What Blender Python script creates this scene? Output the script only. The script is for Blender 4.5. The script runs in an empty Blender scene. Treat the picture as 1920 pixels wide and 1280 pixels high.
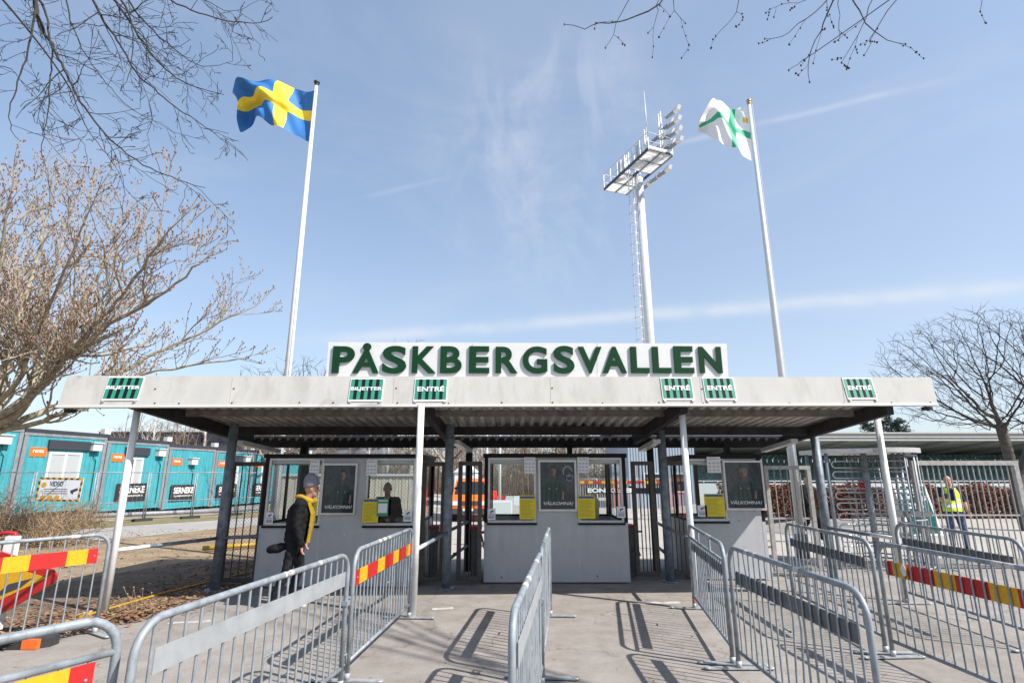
import bpy, bmesh, math, random
import numpy as np
from mathutils import Vector, Matrix
R = math.radians
rnd = random.Random(7)
SC = bpy.context.scene
COL = SC.collection

# ------------------------------------------------------------------ camera, world, sun, exposure
F = 1013.0                      # focal length in photo pixels (1920 wide)
PITCH = R(13.75)
CH = 1.8                        # eye height
cp, sp = math.cos(PITCH), math.sin(PITCH)
cam = bpy.data.cameras.new('camera'); camo = bpy.data.objects.new('camera', cam); COL.objects.link(camo)
camo.location = (0, 0, CH); camo.rotation_euler = (R(90) + PITCH, 0, 0)
cam.sensor_width = 36; cam.lens = 36 * F / 1920; cam.clip_start = .05; cam.clip_end = 2000
SC.camera = camo

def ray(px, py):
    u = (px - 960) / F; v = (640 - py) / F
    return Vector((u, cp - sp * v, sp + cp * v))
def at(px, py, Y):
    d = ray(px, py); k = Y / d.y
    return Vector((d.x * k, Y, CH + d.z * k))
def atz(px, py, z):
    d = ray(px, py); k = (z - CH) / d.z
    return Vector((d.x * k, d.y * k, z))
def gr(px, py): return atz(px, py, 0)
def onplane(px, py, P, n):
    d = ray(px, py); o = Vector((0, 0, CH)); k = (P - o).dot(n) / d.dot(n)
    return o + d * k

SUN = Vector((.93, -.50, 1.06)).normalized()
SUN_EL = math.asin(SUN.z); SUN_AZ = math.atan2(SUN.x, SUN.y)
sl = bpy.data.lights.new('sun', 'SUN'); sl.energy = 4.6; sl.angle = R(.55); sl.color = (1, .955, .90)
so = bpy.data.objects.new('sun', sl); COL.objects.link(so); so.rotation_euler = SUN.to_track_quat('Z', 'Y').to_euler()
so.location = (20, -10, 30)

W = bpy.data.worlds.new('World'); SC.world = W; W.use_nodes = True
def build_world():
    nt = W.node_tree; N = nt.nodes; L = nt.links
    for n in list(N): N.remove(n)
    out = N.new('ShaderNodeOutputWorld'); bg = N.new('ShaderNodeBackground'); bg.inputs['Strength'].default_value = .105
    sky = N.new('ShaderNodeTexSky'); sky.sky_type = 'NISHITA'; sky.sun_disc = False
    sky.sun_elevation = SUN_EL; sky.sun_rotation = SUN_AZ
    sky.air_density = 1.0; sky.dust_density = .9; sky.ozone_density = 1.3
    tc = N.new('ShaderNodeTexCoord')
    def math_(op, a, b=None):
        m = N.new('ShaderNodeMath'); m.operation = op
        for i, x in enumerate((a, b)):
            if x is None: continue
            if isinstance(x, (int, float)): m.inputs[i].default_value = x
            else: L.new(x, m.inputs[i])
        return m.outputs[0]
    def dot(vec):
        m = N.new('ShaderNodeVectorMath'); m.operation = 'DOT_PRODUCT'
        L.new(tc.outputs['Generated'], m.inputs[0]); m.inputs[1].default_value = vec
        return m.outputs['Value']
    def noise(scale, detail, stretch=(1, 1, 1), rough=.55, rot=(0, 0, 0), dist=0):
        mp = N.new('ShaderNodeMapping'); mp.inputs['Scale'].default_value = stretch; mp.inputs['Rotation'].default_value = rot
        L.new(tc.outputs['Generated'], mp.inputs['Vector'])
        t = N.new('ShaderNodeTexNoise'); t.inputs['Scale'].default_value = scale; t.inputs['Detail'].default_value = detail
        t.inputs['Roughness'].default_value = rough; t.inputs['Distortion'].default_value = dist
        L.new(mp.outputs[0], t.inputs['Vector']); return t.outputs['Fac']
    def rng(x, a, b, c=0., d=1.):
        m = N.new('ShaderNodeMapRange'); m.interpolation_type = 'SMOOTHSTEP'
        L.new(x, m.inputs['Value'])
        for k, v in zip(('From Min', 'From Max', 'To Min', 'To Max'), (a, b, c, d)): m.inputs[k].default_value = v
        return m.outputs['Result']
    def trail(p0, p1, w, a, ext=(0, 0)):
        d0 = ray(*p0).normalized(); d1 = ray(*p1).normalized(); n = d0.cross(d1).normalized()
        x = math_('ADD', dot(n), math_('MULTIPLY', math_('SUBTRACT', noise(9, 3), .5), w * 1.2))
        g = math_('POWER', 2.718, math_('MULTIPLY', math_('POWER', math_('ABSOLUTE', math_('DIVIDE', x, w)), 2), -1))
        t = (d1 - d0).normalized(); m = dot(t)
        a0 = d0.dot(t); a1 = d1.dot(t)
        g = math_('MULTIPLY', g, rng(m, a0 - .05, a0 + .12))
        g = math_('MULTIPLY', g, rng(m, a1 - .08, a1 + .05, 1, 0))
        return math_('MULTIPLY', math_('MULTIPLY', g, rng(noise(14, 4), .25, .6, .35, 1)), a)
    parts = []
    parts.append(trail((560, 640), (1990, 532), .011, .46))
    parts.append(trail((1200, 287), (1760, 152), .0045, .26))
    parts.append(trail((670, 372), (830, 336), .004, .16))
    # thin wisps of high cloud
    ci = rng(noise(2.2, 9, (1.1, 1, 2.8), .6, (0, R(35), R(20)), .6), .42, .85)
    parts.append(math_('MULTIPLY', ci, .16))
    blob = rng(dot(ray(1020, 300).normalized()), .965, .998)
    ci2 = rng(noise(6.5, 9, (1.6, 1, 1), .6, (0, R(-25), 0), .5), .40, .74)
    parts.append(math_('MULTIPLY', math_('MULTIPLY', blob, ci2), .30))
    hz = N.new('ShaderNodeSeparateXYZ'); L.new(tc.outputs['Generated'], hz.inputs[0])
    low = rng(hz.outputs['Z'], -.05, .62, 1, 0)
    parts.append(math_("MULTIPLY", low, .22))
    parts.append(math_('MULTIPLY', rng(hz.outputs['X'], -.6, .7), .10))
    tot = parts[0]
    for p in parts[1:]: tot = math_('ADD', tot, p)
    mx = N.new('ShaderNodeMixRGB'); mx.use_clamp = False
    veil = N.new('ShaderNodeMixRGB'); veil.inputs['Fac'].default_value = .27; L.new(sky.outputs[0], veil.inputs['Color1']); veil.inputs['Color2'].default_value = (3.55, 4.70, 6.45, 1)
    L.new(math_('MINIMUM', tot, .95), mx.inputs['Fac']); L.new(veil.outputs[0], mx.inputs['Color1'])
    mx.inputs['Color2'].default_value = (4.55, 4.85, 5.35, 1)
    L.new(mx.outputs[0], bg.inputs['Color']); L.new(bg.outputs[0], out.inputs[0])
build_world()
SC.view_settings.view_transform = 'Standard'; SC.view_settings.look = 'None'
SC.view_settings.gamma = 1; SC.view_settings.exposure = .75

# ------------------------------------------------------------------ materials
MATS = {}
def mat(name, col, rough=.6, metal=0., var=0., vscale=6., bump=0., bscale=60., col2=None, spec=.5, stretch=(1, 1, 1), lo=.35, hi=.65, gen=False):
    if name in MATS: return MATS[name]
    m = bpy.data.materials.new(name); m.use_nodes = True; nt = m.node_tree; N = nt.nodes; L = nt.links
    b = N['Principled BSDF']; b.inputs['Roughness'].default_value = rough; b.inputs['Metallic'].default_value = metal
    b.inputs['Specular IOR Level'].default_value = spec
    b.inputs['Base Color'].default_value = (*col, 1)
    tc = N.new('ShaderNodeTexCoord'); mp = N.new('ShaderNodeMapping'); mp.inputs['Scale'].default_value = stretch
    L.new(tc.outputs['Object'], mp.inputs[0])
    if var or col2:
        t = N.new('ShaderNodeTexNoise'); t.inputs['Scale'].default_value = vscale; t.inputs['Detail'].default_value = 7; t.inputs['Roughness'].default_value = .62
        L.new(mp.outputs[0], t.inputs['Vector'])
        cr = N.new('ShaderNodeValToRGB'); cr.color_ramp.elements[0].position = lo; cr.color_ramp.elements[1].position = hi
        c2 = col2 or tuple(min(1, c * (1 + var)) for c in col); c1 = col if col2 else tuple(c * (1 - var) for c in col)
        cr.color_ramp.elements[0].color = (*c1, 1); cr.color_ramp.elements[1].color = (*c2, 1)
        L.new(t.outputs['Fac'], cr.inputs[0]); L.new(cr.outputs[0], b.inputs['Base Color'])
    if bump:
        t2 = N.new('ShaderNodeTexNoise'); t2.inputs['Scale'].default_value = bscale; t2.inputs['Detail'].default_value = 5
        L.new(mp.outputs[0], t2.inputs['Vector'])
        bp = N.new('ShaderNodeBump'); bp.inputs['Strength'].default_value = bump; bp.inputs['Distance'].default_value = .02
        L.new(t2.outputs['Fac'], bp.inputs['Height']); L.new(bp.outputs[0], b.inputs['Normal'])
    MATS[name] = m; return m

def asphalt_mat():
    m = bpy.data.materials.new('asphalt'); m.use_nodes = True; nt = m.node_tree; N = nt.nodes; L = nt.links
    b = N['Principled BSDF']; b.inputs['Roughness'].default_value = .93; b.inputs['Specular IOR Level'].default_value = .25
    tc = N.new('ShaderNodeTexCoord')
    def noise(s, d, r=.6):
        t = N.new('ShaderNodeTexNoise'); t.inputs['Scale'].default_value = s; t.inputs['Detail'].default_value = d; t.inputs['Roughness'].default_value = r
        L.new(tc.outputs['Object'], t.inputs['Vector']); return t.outputs['Fac']
    def ramp(x, p, c0, c1):
        cr = N.new('ShaderNodeValToRGB'); cr.color_ramp.elements[0].position = p[0]; cr.color_ramp.elements[1].position = p[1]
        cr.color_ramp.elements[0].color = (*c0, 1); cr.color_ramp.elements[1].color = (*c1, 1); L.new(x, cr.inputs[0]); return cr.outputs[0]
    def mul(a, c, f=1.):
        x = N.new('ShaderNodeMixRGB'); x.blend_type = 'MULTIPLY'; x.inputs[0].default_value = f; L.new(a, x.inputs[1]); L.new(c, x.inputs[2]); return x.outputs[0]
    c = ramp(noise(.55, 6), (.3, .7), (.262, .238, .214), (.322, .298, .274))
    c = mul(c, ramp(noise(2.7, 8, .7), (.35, .6), (.82, .80, .78), (1.05, 1.05, 1.05)))
    c = mul(c, ramp(noise(160, 3), (.3, .7), (.72, .72, .72), (1.25, 1.25, 1.25)), .8)
    v = N.new('ShaderNodeTexVoronoi'); v.inputs['Scale'].default_value = 55; L.new(tc.outputs['Object'], v.inputs['Vector'])
    c = mul(c, ramp(v.outputs['Distance'], (.0, .5), (1.25, 1.24, 1.2), (.9, .9, .9)), .6)
    # stains
    c = mul(c, ramp(noise(1.3, 10, .75), (.28, .36), (.66, .64, .62), (1, 1, 1)), .8)
    # hairline cracks and dark spots
    v2 = N.new('ShaderNodeTexVoronoi'); v2.feature = 'DISTANCE_TO_EDGE'; v2.inputs['Scale'].default_value = .42
    wv = N.new('ShaderNodeVectorMath'); wv.operation = 'ADD'; nw = N.new('ShaderNodeTexNoise'); nw.inputs['Scale'].default_value = 2.2; nw.inputs['Detail'].default_value = 6
    L.new(tc.outputs['Object'], nw.inputs['Vector']); L.new(tc.outputs['Object'], wv.inputs[0]); L.new(nw.outputs['Color'], wv.inputs[1]); L.new(wv.outputs[0], v2.inputs['Vector'])
    c = mul(c, ramp(v2.outputs['Distance'], (.002, .007), (.62, .60, .58), (1, 1, 1)), .75)
    v3 = N.new('ShaderNodeTexVoronoi'); v3.inputs['Scale'].default_value = 3.1; L.new(tc.outputs['Object'], v3.inputs['Vector'])
    c = mul(c, ramp(v3.outputs['Distance'], (.035, .06), (.70, .69, .68), (1, 1, 1)), .7)
    L.new(c, b.inputs['Base Color'])
    bp = N.new('ShaderNodeBump'); bp.inputs['Strength'].default_value = .5; bp.inputs['Distance'].default_value = .01
    L.new(noise(190, 4), bp.inputs['Height']); L.new(bp.outputs[0], b.inputs['Normal'])
    return m
ASPHALT = asphalt_mat()
def glass_mat(name='window_glass', tint=(.93, .95, .95), gl=.9):
    m = bpy.data.materials.new(name); m.use_nodes = True; nt = m.node_tree; N = nt.nodes; L = nt.links
    for n in list(N): N.remove(n)
    o = N.new('ShaderNodeOutputMaterial'); t = N.new('ShaderNodeBsdfTransparent'); g = N.new('ShaderNodeBsdfGlossy'); g.inputs['Roughness'].default_value = .02
    t.inputs[0].default_value = (*tint, 1); fr = N.new('ShaderNodeFresnel'); fr.inputs[0].default_value = 1.4
    ge = N.new('ShaderNodeNewGeometry'); inv = N.new('ShaderNodeMath'); inv.operation = 'SUBTRACT'; inv.inputs[0].default_value = 1; L.new(ge.outputs['Backfacing'], inv.inputs[1])
    mu = N.new('ShaderNodeMath'); mu.operation = 'MULTIPLY'; L.new(fr.outputs[0], mu.inputs[0]); L.new(inv.outputs[0], mu.inputs[1])
    mx = N.new('ShaderNodeMixShader'); L.new(mu.outputs[0], mx.inputs[0]); L.new(t.outputs[0], mx.inputs[1]); L.new(g.outputs[0], mx.inputs[2])
    L.new(mx.outputs[0], o.inputs[0]); return m
GLASS = glass_mat()
M = lambda n: MATS[n]
mat('galv', (.255, .285, .31), .55, .2, .2, 9, .12, 120)
mat('galv_worn', (.50, .48, .45), .75, 0, .25, 40)
mat('galv_dark', (.13, .135, .14), .55, .2, .2, 12, .1, 90)
mat('galv_plate', (.36, .375, .385), .5, .3, .12, 6)
mat('zinc_foot', (.38, .40, .41), .55, .4, .2, 14)
mat('rust', (.30, .10, .045), .85, 0, .3, 30)
mat('reflect_red', (.44, .014, .013), .5, 0, .12, 40)
mat('reflect_yellow', (.62, .33, .010), .45, 0, .12, 40)
mat('white_paint', (.64, .64, .625), .4, 0, .04, 7)
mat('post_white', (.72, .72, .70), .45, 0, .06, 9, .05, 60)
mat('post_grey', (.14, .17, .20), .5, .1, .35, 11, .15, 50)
mat('fascia', (.44, .428, .40), .8, 0, .06, 2.2, .05, 30, stretch=(1, 1, .35), spec=.3)
mat('fascia_trim', (.52, .51, .48), .6)
mat('stain', (.34, .33, .24), .9)
mat('bolt', (.05, .05, .05), .5, .4)
mat('sheet_metal', (.54, .515, .47), .6, .15, .15, 5)
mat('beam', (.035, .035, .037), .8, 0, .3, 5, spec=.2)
mat('purlin', (.14, .135, .125), .7, 0, .35, 8)
mat('letter_green', (.0055, .042, .016), .6, 0, .08, 5, spec=.15)
mat('sign_green', (.022, .24, .13), .5, 0, .08, 15)
mat('sign_dark', (.008, .010, .022), .6, spec=.15)
mat('sign_white', (.70, .70, .70), .5)
mat('panel', (.385, .39, .405), .6, 0, .05, 3, .02, 40)
def grime(name, amount, scale, lo, hi):
    m = MATS[name]; nt = m.node_tree; N = nt.nodes; L = nt.links; b = N['Principled BSDF']; src = b.inputs['Base Color'].links[0].from_socket
    tc = N.new('ShaderNodeTexCoord'); mp = N.new('ShaderNodeMapping'); mp.inputs['Scale'].default_value = (1, 1, .28); L.new(tc.outputs['Object'], mp.inputs[0])
    t = N.new('ShaderNodeTexNoise'); t.inputs['Scale'].default_value = scale; t.inputs['Detail'].default_value = 10; t.inputs['Roughness'].default_value = .7; L.new(mp.outputs[0], t.inputs[0])
    cr = N.new('ShaderNodeValToRGB'); cr.color_ramp.elements[0].position = lo; cr.color_ramp.elements[1].position = hi; cr.color_ramp.elements[0].color = (1 - amount, 1 - amount * 1.05, 1 - amount * 1.15, 1); cr.color_ramp.elements[1].color = (1, 1, 1, 1); L.new(t.outputs['Fac'], cr.inputs[0])
    mx = N.new('ShaderNodeMixRGB'); mx.blend_type = 'MULTIPLY'; mx.inputs[0].default_value = 1; L.new(src, mx.inputs[1]); L.new(cr.outputs[0], mx.inputs[2]); L.new(mx.outputs[0], b.inputs['Base Color'])
grime('panel', .10, 5, .34, .52); grime('fascia', .16, 3.5, .32, .50); grime('galv', .30, 16, .36, .5)
mat('frame_black', (.007, .007, .008), .6, spec=.2)
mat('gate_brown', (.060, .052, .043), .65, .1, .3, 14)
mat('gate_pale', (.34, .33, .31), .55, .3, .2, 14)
mat('alu', (.50, .49, .47), .4, .5, .1, 10)
mat('poster_dark', (.018, .020, .026), .35)
mat('poster_bg', (.035, .042, .055), .4, 0, .6, 6)
mat('print_green', (.010, .050, .034), .5, 0, .5, 25)
mat('print_skin', (.30, .17, .125), .5, 0, .3, 40)
mat('print_skin_dark', (.095, .052, .040), .5, 0, .3, 40)
mat('print_hair', (.012, .010, .010), .5)
mat('print_fair', (.17, .13, .085), .5, 0, .3, 60)
mat('print_dark', (.012, .014, .020), .5)
mat('print_pale', (.22, .24, .26), .5)
mat('print_light', (.055, .065, .08), .5, 0, .4, 14)
mat('notice_yellow', (.62, .50, .012), .5, 0, .05, 20)
mat('notice_blue', (.015, .08, .32), .5)
mat('notice_line', (.20, .17, .02), .6)
mat('paper', (.68, .69, .72), .7)
mat('ink', (.05, .05, .06), .6)
mat('teal', (.055, .30, .345), .6, 0, .08, 2, spec=.3)
mat('teal_sign', (.005, .085, .080), .7, spec=.1)
mat('cabin_grey', (.25, .265, .285), .55, .2, .1, 5)
grime('teal', .25, 3, .33, .52); grime('cabin_grey', .3, 4, .35, .55)
mat('roof_dark', (.03, .034, .045), .7)
mat('orange', (.80, .14, .02), .5)
mat('black_board', (.022, .022, .024), .6)
mat('blind', (.36, .385, .385), .6)
mat('dark_glass', (.02, .025, .03), .08)
mat('skin', (.42, .22, .155), .55, 0, .08, 20)
mat('black_cloth', (.0075, .0075, .0085), .85, 0, .5, 12, .9, 11, spec=.22)
mat('charcoal', (.0135, .014, .017), .9, 0, .4, 14, .8, 12, spec=.18)
mat('navy', (.012, .022, .045), .9, 0, .25, 20)
mat('jeans', (.035, .06, .14), .85, 0, .3, 25)
mat('beanie', (.19, .195, .22), .95, 0, .2, 60, .5, 200)
mat('scarf', (.40, .25, .010), .95, 0, .15, 60, .5, 150)
mat('hivis', (.55, .75, .02), .6)
mat('reflective', (.60, .62, .62), .4)
mat('hair', (.20, .19, .18), .8, 0, .3, 60)
mat('hair_dark', (.03, .022, .016), .8)
mat('red_cloth', (.62, .03, .015), .8)
mat('yellow_cloth', (.80, .66, .34), .9, 0, .2, 12)
mat('bark', (.27, .245, .185), .9, 0, .35, 9, .5, 40)
mat('bark_dark', (.030, .024, .020), .9, 0, .3, 12, .4, 40)
mat('bark_brown', (.085, .070, .058), .9, 0, .3, 9, .3, 40)
mat('twig_pink', (.30, .25, .185), .85, 0, .25, 14)
mat('bud', (.20, .095, .06), .7)
mat('wood_mass', (.21, .155, .115), .95, 0, .35, .8)
mat('wood_floor', (.17, .13, .09), .95, 0, .35, 1.2)
mat('birch', (.62, .60, .56), .8, 0, .25, 10)
mat('needles', (.04, .06, .045), .9, 0, .3, 3)
mat('hedge_leaf', (.17, .065, .035), .9, 0, .4, 6)
mat('rubber', (.03, .03, .032), .9, 0, .3, 20)
mat('yellow_pipe', (.38, .23, .02), .5, 0, .15, 20)
mat('dry_grass', (.20, .148, .090), .95, 0, .2, 1.2, .7, 60, col2=(.33, .245, .155), lo=.35, hi=.7)
mat('green_grass', (.10, .115, .035), .95, 0, .2, 3, .7, 60, col2=(.24, .20, .10), lo=.35, hi=.62)
mat('soil', (.085, .062, .045), .95, 0, .3, 3, .8, 50, col2=(.20, .135, .085), lo=.3, hi=.7)
mat('leaf_brown', (.20, .105, .055), .85, 0, .4, 3)
mat('leaf_pale', (.28, .195, .115), .85, 0, .3, 3)
mat('path', (.30, .285, .265), .95, 0, .10, 1.5, .2, 80)
mat('yard', (.36, .33, .29), .95, 0, .08, .8, .2, 80)
mat('flag_blue', (.022, .15, .43), .7, 0, .04, 4)
mat('flag_yellow', (.86, .62, .03), .7)
mat('flag_white', (.80, .80, .82), .7)
mat('flag_green', (.03, .38, .20), .7)
mat('crest', (.75, .42, .06), .7)
mat('flag_black', (.03, .04, .04), .4)
mat('gold', (.40, .27, .10), .3, .6)
mat('mast', (.60, .62, .64), .45, .25, .06, 3)
mat('mast_plate', (.78, .78, .76), .5, .1, .05, 2)
mat('mast_dark', (.06, .07, .085), .6)
mat('lamp_head', (.32, .34, .37), .5, .4)
mat('stand_roof', (.28, .29, .30), .6)
mat('stand_under', (.36, .43, .38), .8)
mat('stand_steel', (.30, .31, .31), .6)
mat('seat_green', (.06, .15, .145), .6)
mat('concrete', (.40, .39, .37), .9, 0, .1, 2)
mat('steel', (.48, .50, .51), .35, .7, .12, 12)
mat('van_orange', (.72, .16, .02), .3, 0, .03, 2)
mat('van_red', (.55, .05, .02), .3)
mat('lamp_clear', (.7, .72, .72), .15)
mat('planks', (.46, .42, .35), .8, 0, .2, 5, stretch=(8, 8, .4))
mat('line_paint', (.42, .405, .38), .85, 0, .25, 10)
mat('tyre', (.02, .02, .02), .9)
mat('chain_link', (.11, .12, .12), .6, .3)
mat('wall_board', (.50, .52, .52), .6)
mat('tent', (.62, .66, .68), .7)
mat('blue_grey', (.30, .36, .42), .6)

# ------------------------------------------------------------------ mesh builder
class MB:
    def __init__(s): s.v = []; s.f = []; s.m = []; s.sm = []; s.cur = 0; s.smooth = False
    def add(s, vs, fs):
        o = len(s.v); s.v += [tuple(x) for x in vs]
        for f in fs: s.f.append(tuple(i + o for i in f)); s.m.append(s.cur); s.sm.append(s.smooth)
    def hexa(s, p):                     # 8 points: bottom 4 ccw, top 4
        s.add(p, [(3, 2, 1, 0), (4, 5, 6, 7), (0, 1, 5, 4), (1, 2, 6, 5), (2, 3, 7, 6), (3, 0, 4, 7)])
    def box(s, a, b):
        x0, y0, z0 = a; x1, y1, z1 = b
        s.hexa([(x0, y0, z0), (x1, y0, z0), (x1, y1, z0), (x0, y1, z0), (x0, y0, z1), (x1, y0, z1), (x1, y1, z1), (x0, y1, z1)])
    def obox(s, c, X, Y, Z):            # centre and three half-axis vectors
        c = Vector(c); X = Vector(X); Y = Vector(Y); Z = Vector(Z)
        s.hexa([c - X - Y - Z, c + X - Y - Z, c + X + Y - Z, c - X + Y - Z, c - X - Y + Z, c + X - Y + Z, c + X + Y + Z, c - X + Y + Z])
    def bar(s, p, q, w, h):             # rectangular bar from p to q
        p = Vector(p); q = Vector(q); d = (q - p); n = d.normalized()
        up = Vector((0, 0, 1)) if abs(n.z) < .95 else Vector((0, 1, 0))
        x = n.cross(up).normalized(); y = x.cross(n).normalized()
        s.obox((p + q) / 2, x * w / 2, d / 2, y * h / 2)
    def tube(s, pts, r, n=8, cap=True):
        pts = [Vector(p) for p in pts]
        if not hasattr(r, '__len__'): r = [r] * len(pts)
        o = len(s.v); ref = None
        for i, p in enumerate(pts):
            t = (pts[min(i + 1, len(pts) - 1)] - pts[max(i - 1, 0)])
            if t.length < 1e-9: t = Vector((0, 0, 1))
            t.normalize()
            if ref is None:
                ref = t.orthogonal().normalized()
            else:
                ref = (ref - t * ref.dot(t))
                if ref.length < 1e-6: ref = t.orthogonal()
                ref.normalize()
            b = t.cross(ref)
            for k in range(n):
                a = 2 * math.pi * k / n
                s.v.append(tuple(p + (ref * math.cos(a) + b * math.sin(a)) * r[i]))
        for i in range(len(pts) - 1):
            for k in range(n):
                a = o + i * n + k; b_ = o + i * n + (k + 1) % n
                s.f.append((a, b_, b_ + n, a + n)); s.m.append(s.cur); s.sm.append(n > 5)
        if cap:
            s.f.append(tuple(o + k for k in reversed(range(n)))); s.m.append(s.cur); s.sm.append(False)
            e = o + (len(pts) - 1) * n
            s.f.append(tuple(e + k for k in range(n))); s.m.append(s.cur); s.sm.append(False)
    def ball(s, c, r, n=10, m=7):
        c = Vector(c); rr = r if hasattr(r, '__len__') else (r, r, r)
        o = len(s.v); sm = s.smooth; s.smooth = True
        vs = [c + Vector((0, 0, -rr[2]))]
        for j in range(1, m):
            th = math.pi * j / m
            for k in range(n):
                a = 2 * math.pi * k / n
                vs.append(c + Vector((math.sin(th) * math.cos(a) * rr[0], math.sin(th) * math.sin(a) * rr[1], -math.cos(th) * rr[2])))
        vs.append(c + Vector((0, 0, rr[2])))
        fs = []
        for k in range(n):
            fs.append((0, 1 + (k + 1) % n, 1 + k))
            for j in range(m - 2): fs.append((1 + j * n + k, 1 + j * n + (k + 1) % n, 1 + (j + 1) * n + (k + 1) % n, 1 + (j + 1) * n + k))
            fs.append((len(vs) - 1, 1 + (m - 2) * n + k, 1 + (m - 2) * n + (k + 1) % n))
        s.add(vs, fs); s.smooth = sm
    def prism(s, poly, d):              # polygon (list of 3D pts) pushed along d
        n = len(poly); d = Vector(d); poly = [Vector(p) for p in poly]
        s.add(poly + [p + d for p in poly], [tuple(reversed(range(n))), tuple(range(n, 2 * n))] + [(i, (i + 1) % n, n + (i + 1) % n, n + i) for i in range(n)])
    def mesh(s, name, mats, off=(0, 0, 0)):
        me = bpy.data.meshes.new(name)
        o = Vector(off)
        me.from_pydata([(x - o.x, y - o.y, z - o.z) for x, y, z in s.v], [], s.f)
        if not isinstance(mats, (list, tuple)): mats = [mats]
        for m in mats: me.materials.append(MATS[m] if isinstance(m, str) else m)
        if len(s.f):
            me.polygons.foreach_set('material_index', s.m); me.polygons.foreach_set('use_smooth', s.sm)
        me.update(); return me
    def build(s, name, mats, parent=None, origin=None, local=False):
        if origin is None:
            origin = Vector((0, 0, 0))
            if parent is not None and not local: origin = wloc(parent)
        me = s.mesh(name, mats, origin)
        o = bpy.data.objects.new(name, me); COL.objects.link(o)
        if parent is not None: o.parent = parent
        else: o.location = origin
        return o
def wloc(o):
    v = Vector((0, 0, 0))
    while o is not None: v = v + o.location; o = o.parent
    return v
def tag(o, label=None, cat=None, group=None, kind=None):
    if label: o['label'] = label
    if cat: o['category'] = cat
    if group: o['group'] = group
    if kind: o['kind'] = kind
    return o
def thing(name, label, cat, loc=(0, 0, 0), group=None, rz=0):
    o = bpy.data.objects.new(name, None); COL.objects.link(o); o.location = loc; o.rotation_euler = (0, 0, rz); o.empty_display_size = .2
    return tag(o, label, cat, group)
def copy_tree(o, parent=None):
    c = o.copy(); COL.objects.link(c)
    if parent is not None: c.parent = parent
    for ch in [x for x in bpy.data.objects if x.parent == o]: copy_tree(ch, c)
    return c

def text_geo(s, extrude=.0, offset=.0, shear=0., space=1.):
    cu = bpy.data.curves.new('t', 'FONT'); cu.body = s; cu.size = 1; cu.extrude = extrude; cu.offset = offset; cu.shear = shear; cu.space_character = space; cu.resolution_u = 6
    ob = bpy.data.objects.new('t', cu); COL.objects.link(ob)
    dg = bpy.context.evaluated_depsgraph_get(); me = bpy.data.meshes.new_from_object(ob.evaluated_get(dg))
    v = [tuple(x.co) for x in me.vertices]; f = [tuple(p.vertices) for p in me.polygons]
    bpy.data.objects.remove(ob); bpy.data.curves.remove(cu); bpy.data.meshes.remove(me)
    return v, f
def put_text(mb, s, O, X, Y, w, h, depth=.002, off=.002, offset=.02, shear=0., space=1.):
    """writes s into the box with corner O, unit directions X, Y, width w, height h (flush, proud by off)"""
    X = Vector(X).normalized(); Y = Vector(Y).normalized(); Nn = X.cross(Y).normalized(); O = Vector(O)
    v, f = text_geo(s, .5, offset, shear, space)
    xs = [a[0] for a in v]; ys = [a[1] for a in v]; x0, x1, y0, y1 = min(xs), max(xs), min(ys), max(ys)
    mb.add([O + X * ((a[0] - x0) / (x1 - x0) * w) + Y * ((a[1] - y0) / (y1 - y0) * h) + Nn * (off + (a[2] + .5) * depth) for a in v], f)

def S(a, b, x):
    t = max(0, min(1, (x - a) / (b - a))); return t * t * (3 - 2 * t)
def H(x, y):                        # the yard behind the booths lies a little lower
    return -.35 * S(13, 24, y) * S(-8, -4, x) * (1 - S(9, 13, x))

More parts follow.
